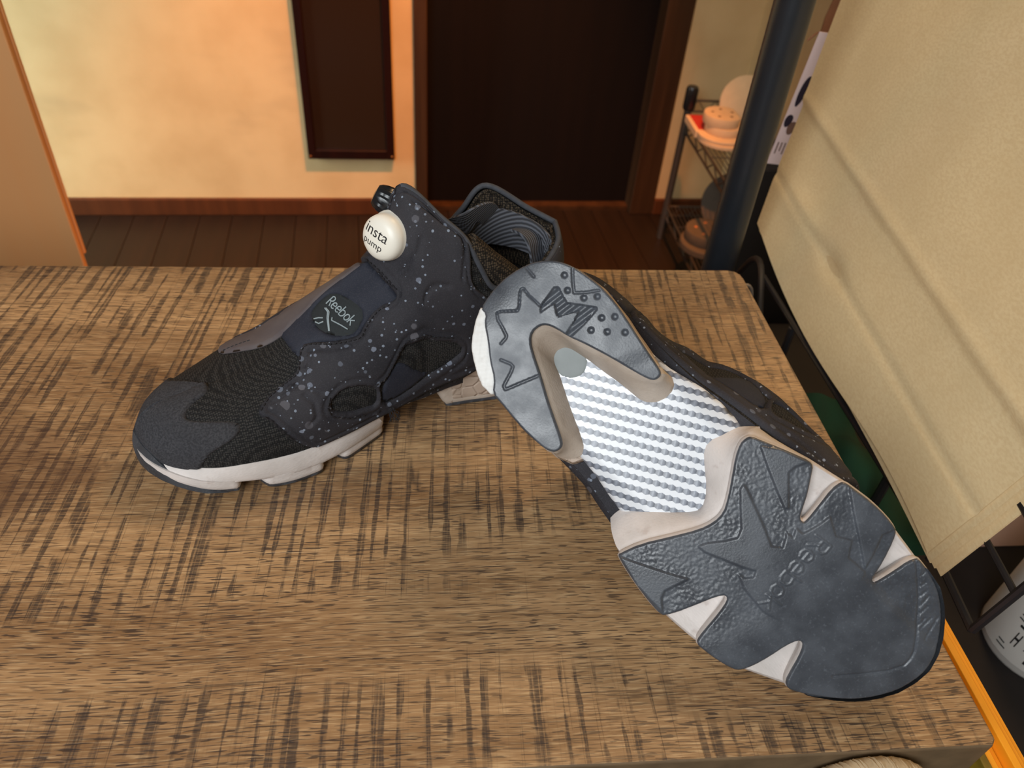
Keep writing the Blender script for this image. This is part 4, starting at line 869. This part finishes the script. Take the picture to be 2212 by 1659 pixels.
# yellow sheets along the table edge
yo = (.300, .150)
for i in range(6):
    x0 = .2995+i*.0052; mat = 'olive' if i == 0 else 'yellow'
    P0 = MB().box((x0, .10, -.30), (x0+.0046, .262+.002*i, -.030-.004*((i*7) % 3)-.002*(i == 0))).build('plastic_sheet', mat, bevel=.0006)
    lab = ['olive stained plastic sheet pressed against the right table edge', 'yellow plastic sheet next to the olive stained one', 'second yellow plastic sheet from the olive stained one', 'third yellow plastic sheet from the olive stained one', 'fourth yellow plastic sheet from the olive stained one', 'outermost yellow plastic sheet on the side of the wire rack'][i]
    tag(P0, lab, 'plastic sheet', 'plastic sheets standing along the table edge')
# green cloth in the gap
def green():
    V = []; n = 26; r = np.random.default_rng(2)
    xs = np.linspace(.300, .405, n); ys = np.linspace(.35, .535, n); ph = r.uniform(0, 6, 6)
    for x in xs:
        for y in ys: V.append((x, y, -.105+.006*math.sin(60*x+ph[0]+20*y)+.005*math.sin(70*y+ph[1])+.003*math.sin(150*x-90*y+ph[2])))
    nb = len(V); V += [(x, y, z-.02) for x, y, z in V]
    F_ = [(i*n+j, (i+1)*n+j, (i+1)*n+j+1, i*n+j+1) for i in range(n-1) for j in range(n-1)]; F_ += [tuple(nb+q for q in f[::-1]) for f in F_]
    bd = [i*n for i in range(n)]+[(n-1)*n+j for j in range(1, n)]+[i*n+n-1 for i in range(n-2, -1, -1)]+[j for j in range(n-2, 0, -1)]
    F_ += [(bd[i], nb+bd[i], nb+bd[(i+1) % len(bd)], bd[(i+1) % len(bd)]) for i in range(len(bd))]
    return mesh('folded_cloth', V, F_, 'green', None, True, 60)
tag(green(), 'dark green cloth lying in the gap beside the table', 'cloth')
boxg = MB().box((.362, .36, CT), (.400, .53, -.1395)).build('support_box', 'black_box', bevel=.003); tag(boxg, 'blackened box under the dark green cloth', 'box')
# pale carton behind the wires
pk = thing('carton', 'pale pink cardboard carton behind the wire rack', 'carton', (.60, .52, CT)); MB().box((-.05, -.05, 0), (.06, .05, .12)).build('body', 'pink_box', pk, bevel=.002); MB().box((-.051, -.078, .1205), (.061, -.0, .123)).build('flap', 'pink_box', pk)
# cords and screw heads in the gap
def cord(name, pts, r, mat, label):
    P = resample(np.array(pts), 40); P = np.stack([np.convolve(np.r_[[P[0, i]]*3, P[:, i], [P[-1, i]]*3], np.ones(7)/7, 'valid') for i in range(3)], 1)
    return tag(MB().tube([tuple(p) for p in P], r, 8).build(name, mat, None, True), label, 'cord')
cord('power_cord', [(.27, .625, -.05), (.30, .630, -.045), (.325, .645, -.045), (.345, .66, -.06), (.352, .67, -.12), (.36, .68, CT+.002)], .0018, 'cord', 'thin grey cord curling behind the table corner')
cord('black_cable', [(.36, .55, CT+.02), (.345, .60, -.12), (.352, .66, -.06), (.37, .72, -.05), (.38, .80, -.15), (.40, .83, CT+.005)], .0035, 'wire_black', 'thick black cable hanging over the wire rack')
sb = thing('screw', 'brass coloured screw with cross recess lying in the dark gap', 'screw', (.335, .603, -.1330+.0)); 
MB().lathe([(.0014, -.012), (.0018, 0), (.0046, .003), (.0042, .0042), (.001, .0044)], 20).build('shank_and_head', 'screw', sb, True)
for a in (0, PI/2): MB().box((-.0028, -.0005, .0043), (.0028, .0005, .0048), Matrix.Rotation(a+.4, 4, 'Z')).build('recess', 'ink', sb)
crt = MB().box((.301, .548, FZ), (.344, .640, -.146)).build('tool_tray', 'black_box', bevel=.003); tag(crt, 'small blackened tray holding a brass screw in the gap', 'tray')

# steel pole
pl = thing('steel_pole', 'thick black painted steel pole standing behind the table corner', 'pole', (.3165, .70, FZ))
MB().lathe([(.0176, .004), (.0176, 2.4)], 40).build('tube', 'pole', pl, True, 30); MB().lathe([(.030, 0), (.030, .004), (.022, .0045), (.021, .02)], 40).build('base_flange', 'pole', pl, True, 30)

# printed card and strap behind the pole
cd = thing('printed_card', 'pale pink printed card with dark shoe shapes standing behind black pole', 'card', (.47, .95, -.05)); cd.rotation_euler = (0, math.radians(5.5), 0)
MB().box((-.014, 0, -.005), (.20, .0012, .166)).build('card', 'pinkwhite', cd)
def oval(cx_, cz, rx, rz, rot, mat, nm='shoe_print'):
    V = []; n = 28
    for i in range(n):
        a = 2*PI*i/n; x, z = rx*math.cos(a)*(1+.18*math.sin(a)), rz*math.sin(a); V.append((cx_+x*math.cos(rot)-z*math.sin(rot), -.0004, cz+x*math.sin(rot)+z*math.cos(rot)))
    V += [(x, .0002, z) for x, y, z in V]; mesh(nm, V, [tuple(range(n)), tuple(range(2*n-1, n-1, -1))]+[(i, n+i, n+(i+1) % n, (i+1) % n) for i in range(n)], mat, cd)
oval(-.004, .094, .0052, .020, -.12, 'print_dark'); oval(-.008, .055, .005, .0085, -.15, 'print_dark'); oval(.0, .046, .006, .009, -.2, 'print_brown'); oval(.007, .137, .003, .006, -.3, 'print_brown'); oval(.010, .09, .005, .02, -.12, 'print_brown')
for i in range(4): MB().box((-.010+i*.005, -.0006, .010+.004*(i % 2)), (-.0085+i*.005, .0, .026)).build('printed_line', 'print_brown', cd)
st_ = thing('card_stand', 'blackened wooden block holding the pink printed card', 'block', (.55, .965, FZ)); MB().box((-.12, -.03, 0), (.14, .05, -FZ-.056)).build('block', 'black_box', st_, bevel=.003)
lt = thing('leather_strap', 'brown leather strap with loose thong hanging behind the pink card', 'strap', (.505, 1.0, .10))
def strap():
    b = MB(); V = []; pts = [(.014, 0, .20), (.010, 0, .10), (.006, 0, .045), (.002, 0, .02), (.002, 0, -.01), (.004, 0, -.10), (.006, 0, -.155)]
    for i, p in enumerate(pts):
        w_ = .009; V += [(p[0]-w_, -.0015, p[2]), (p[0]+w_, -.0015, p[2]), (p[0]+w_, .0015, p[2]), (p[0]-w_, .0015, p[2])]
    b.add(V, [(i*4+j, i*4+(j+1) % 4, (i+1)*4+(j+1) % 4, (i+1)*4+j) for i in range(len(pts)-1) for j in range(4)]+[(3, 2, 1, 0), tuple((len(pts)-1)*4+j for j in range(4))]); return b.build('band', 'leather', lt)
strap(); MB().tube([(-.004, 0, .004), (-.012, -.002, .002), (-.022, -.002, -.008)], .0012, 6).build('thong', 'leather', lt, True)

# chrome wire shelf against the wall with sanding discs
ws = thing('wire_shelf', 'chrome wire shelving rack with perforated posts beside dark door frame', 'shelf', (.707, 2.035, FZ))
def cyl(name, a, b, r, mat='chrome', n=8): return MB().tube([a, ((a[0]+b[0])/2, (a[1]+b[1])/2, (a[2]+b[2])/2), b], r, n).build(name, mat, ws, True)
SX, SY = .24, -.47
for x, y in ((0, 0), (SX, 0), (0, SY), (SX, SY)):
    cyl('post', (x, y, 0), (x, y, .43), .011)
    MB().lathe([(.015, .40), (.017, .405), (.017, .455), (.014, .462)], 16, Matrix.Translation((x, y, 0))).build('post_cap', 'black_plastic', ws, True)
for z in (.372, .105):
    for (a, b) in (((0, 0), (SX, 0)), ((0, SY), (SX, SY)), ((0, 0), (0, SY)), ((SX, 0), (SX, SY))):
        cyl('shelf_rail', (a[0], a[1], z), (b[0], b[1], z), .0035); cyl('shelf_rail', (a[0], a[1], z-.03), (b[0], b[1], z-.03), .003)
        n = 10; pts = [(a[0]+(b[0]-a[0])*i/n, a[1]+(b[1]-a[1])*i/n, z-.03*(i % 2)) for i in range(n+1)]; MB().tube(pts, .0022, 6).build('truss_wire', 'chrome', ws, True)
    for i in range(1, 20): cyl('mat_wire', (SX*i/20, 0, z), (SX*i/20, SY, z), .0016, n=5)
    for j in range(1, 4): cyl('mat_wire', (0, SY*j/4, z-.003), (SX, SY*j/4, z-.003), .0016, n=5)
cyl('back_ledge', (0, 0, .425), (SX, 0, .425), .0035); cyl('back_ledge', (0, 0, .395), (SX, 0, .395), .0028); MB().tube([(SX*i/10, 0, .395+.03*(i % 2)) for i in range(11)], .002, 6).build('truss_wire', 'chrome', ws, True)
def disc(name, x, y, z, r, h, mat, label, dots=None, tilt=None, cut=False):
    t = thing(name, label, 'sanding pad', (x, y, z), 'round abrasive pads on the wire shelf')
    n = 44; V = []; prf = [(.97*r, 0), (r, .15*h), (r, .85*h), (.97*r, h)]
    for rr, zz in prf:
        for i in range(n):
            a = 2*PI*i/n; q = (rr*math.cos(a), rr*math.sin(a))
            if cut: q = (min(q[0], .72*r), q[1])
            V.append((q[0], q[1], zz))
    F_ = [(a*n+i, a*n+(i+1) % n, (a+1)*n+(i+1) % n, (a+1)*n+i) for a in range(3) for i in range(n)]+[tuple(range(n-1, -1, -1)), tuple(3*n+i for i in range(n))]
    mesh('pad', V, F_, mat, t, True, 30)
    if dots:
        for i in range(5): a = 2*PI*i/5+.3; MB().lathe([(.0042, h), (.0042, h+.0006)], 12, Matrix.Translation((r*.55*math.cos(a), r*.55*math.sin(a), 0))).build('hole', dots, t)
    if tilt: t.rotation_euler = tilt
    return t
zt = FZ+.3735+.002
disc('sanding_pad', .768, 1.89, zt, .068, .011, 'cream_disc', 'wide flat cream pad at the bottom of the pile on the upper wire shelf')
disc('sanding_pad', .762, 1.893, zt+.0112, .064, .009, 'cream_disc', 'wide cream pad second from the bottom of the pile on the upper shelf')
disc('sanding_pad', .768, 1.905, zt+.0204, .050, .020, 'cream_disc', 'thick cream pad in the middle of the pile on the upper shelf')
disc('sanding_pad', .760, 1.912, zt+.0406, .050, .024, 'cream_disc', 'thick cream pad with small holes on top of the pile', 'print_brown', cut=True)
disc('sanding_pad', .845, 1.985, zt+.064, .072, .008, 'cream_disc', 'large thin cream pad leaning behind the pile on the upper shelf', tilt=(math.radians(58), 0, math.radians(-8)))
rp = thing('red_packet', 'red and white packet on the upper wire shelf beside cream pads', 'packet', (.722, 1.955, zt)); MB().box((-.028, -.055, 0), (.022, .055, .020)).build('packet', 'cream_disc', rp, bevel=.003); MB().box((-.018, -.045, .0195), (.0225, .05, .0215)).build('red_face', 'red', rp, bevel=.001)
zl = FZ+.1065+.002
disc('sanding_pad', .762, 1.80, zl, .075, .020, 'grey_disc', 'wide grey pad at the bottom of the lower wire shelf')
disc('sanding_pad', .760, 1.81, zl+.0202, .062, .030, 'grey_disc', 'grey pad with orange dots on the lower wire shelf', 'orange_dot')
disc('sanding_pad', .845, 1.90, zl+.078, .085, .008, 'grey_disc', 'large thin grey pad leaning on the lower wire shelf', tilt=(math.radians(58), 0, math.radians(-10)))
bx = thing('storage_box', 'blackened lidded box at the near end of the upper wire shelf', 'box', (.84, 1.68, zt)); MB().box((-.07, -.08, 0), (.07, .07, .05)).build('body', 'black_box', bx, bevel=.003); MB().box((-.073, -.083, .0502), (.073, .073, .062)).build('lid', 'black_box', bx, bevel=.002)

# jute rope at the front edge of the table
def rope():
    b = MB()
    for s_ in range(3):
        pts = []
        for i in range(90):
            t = i/89; a = t*2*PI*9+s_*2*PI/3; x = .196+.052*t; sag = -.002-.012*abs(2*t-1)**2
            pts.append((x, .1452+.0032*math.cos(a), sag+.0032*math.sin(a)))
        b.tube(pts, .0030, 7)
    return b.build('jute_rope', 'rope', None, True)
tag(rope(), 'short length of twisted pale jute rope on the front table edge', 'rope')
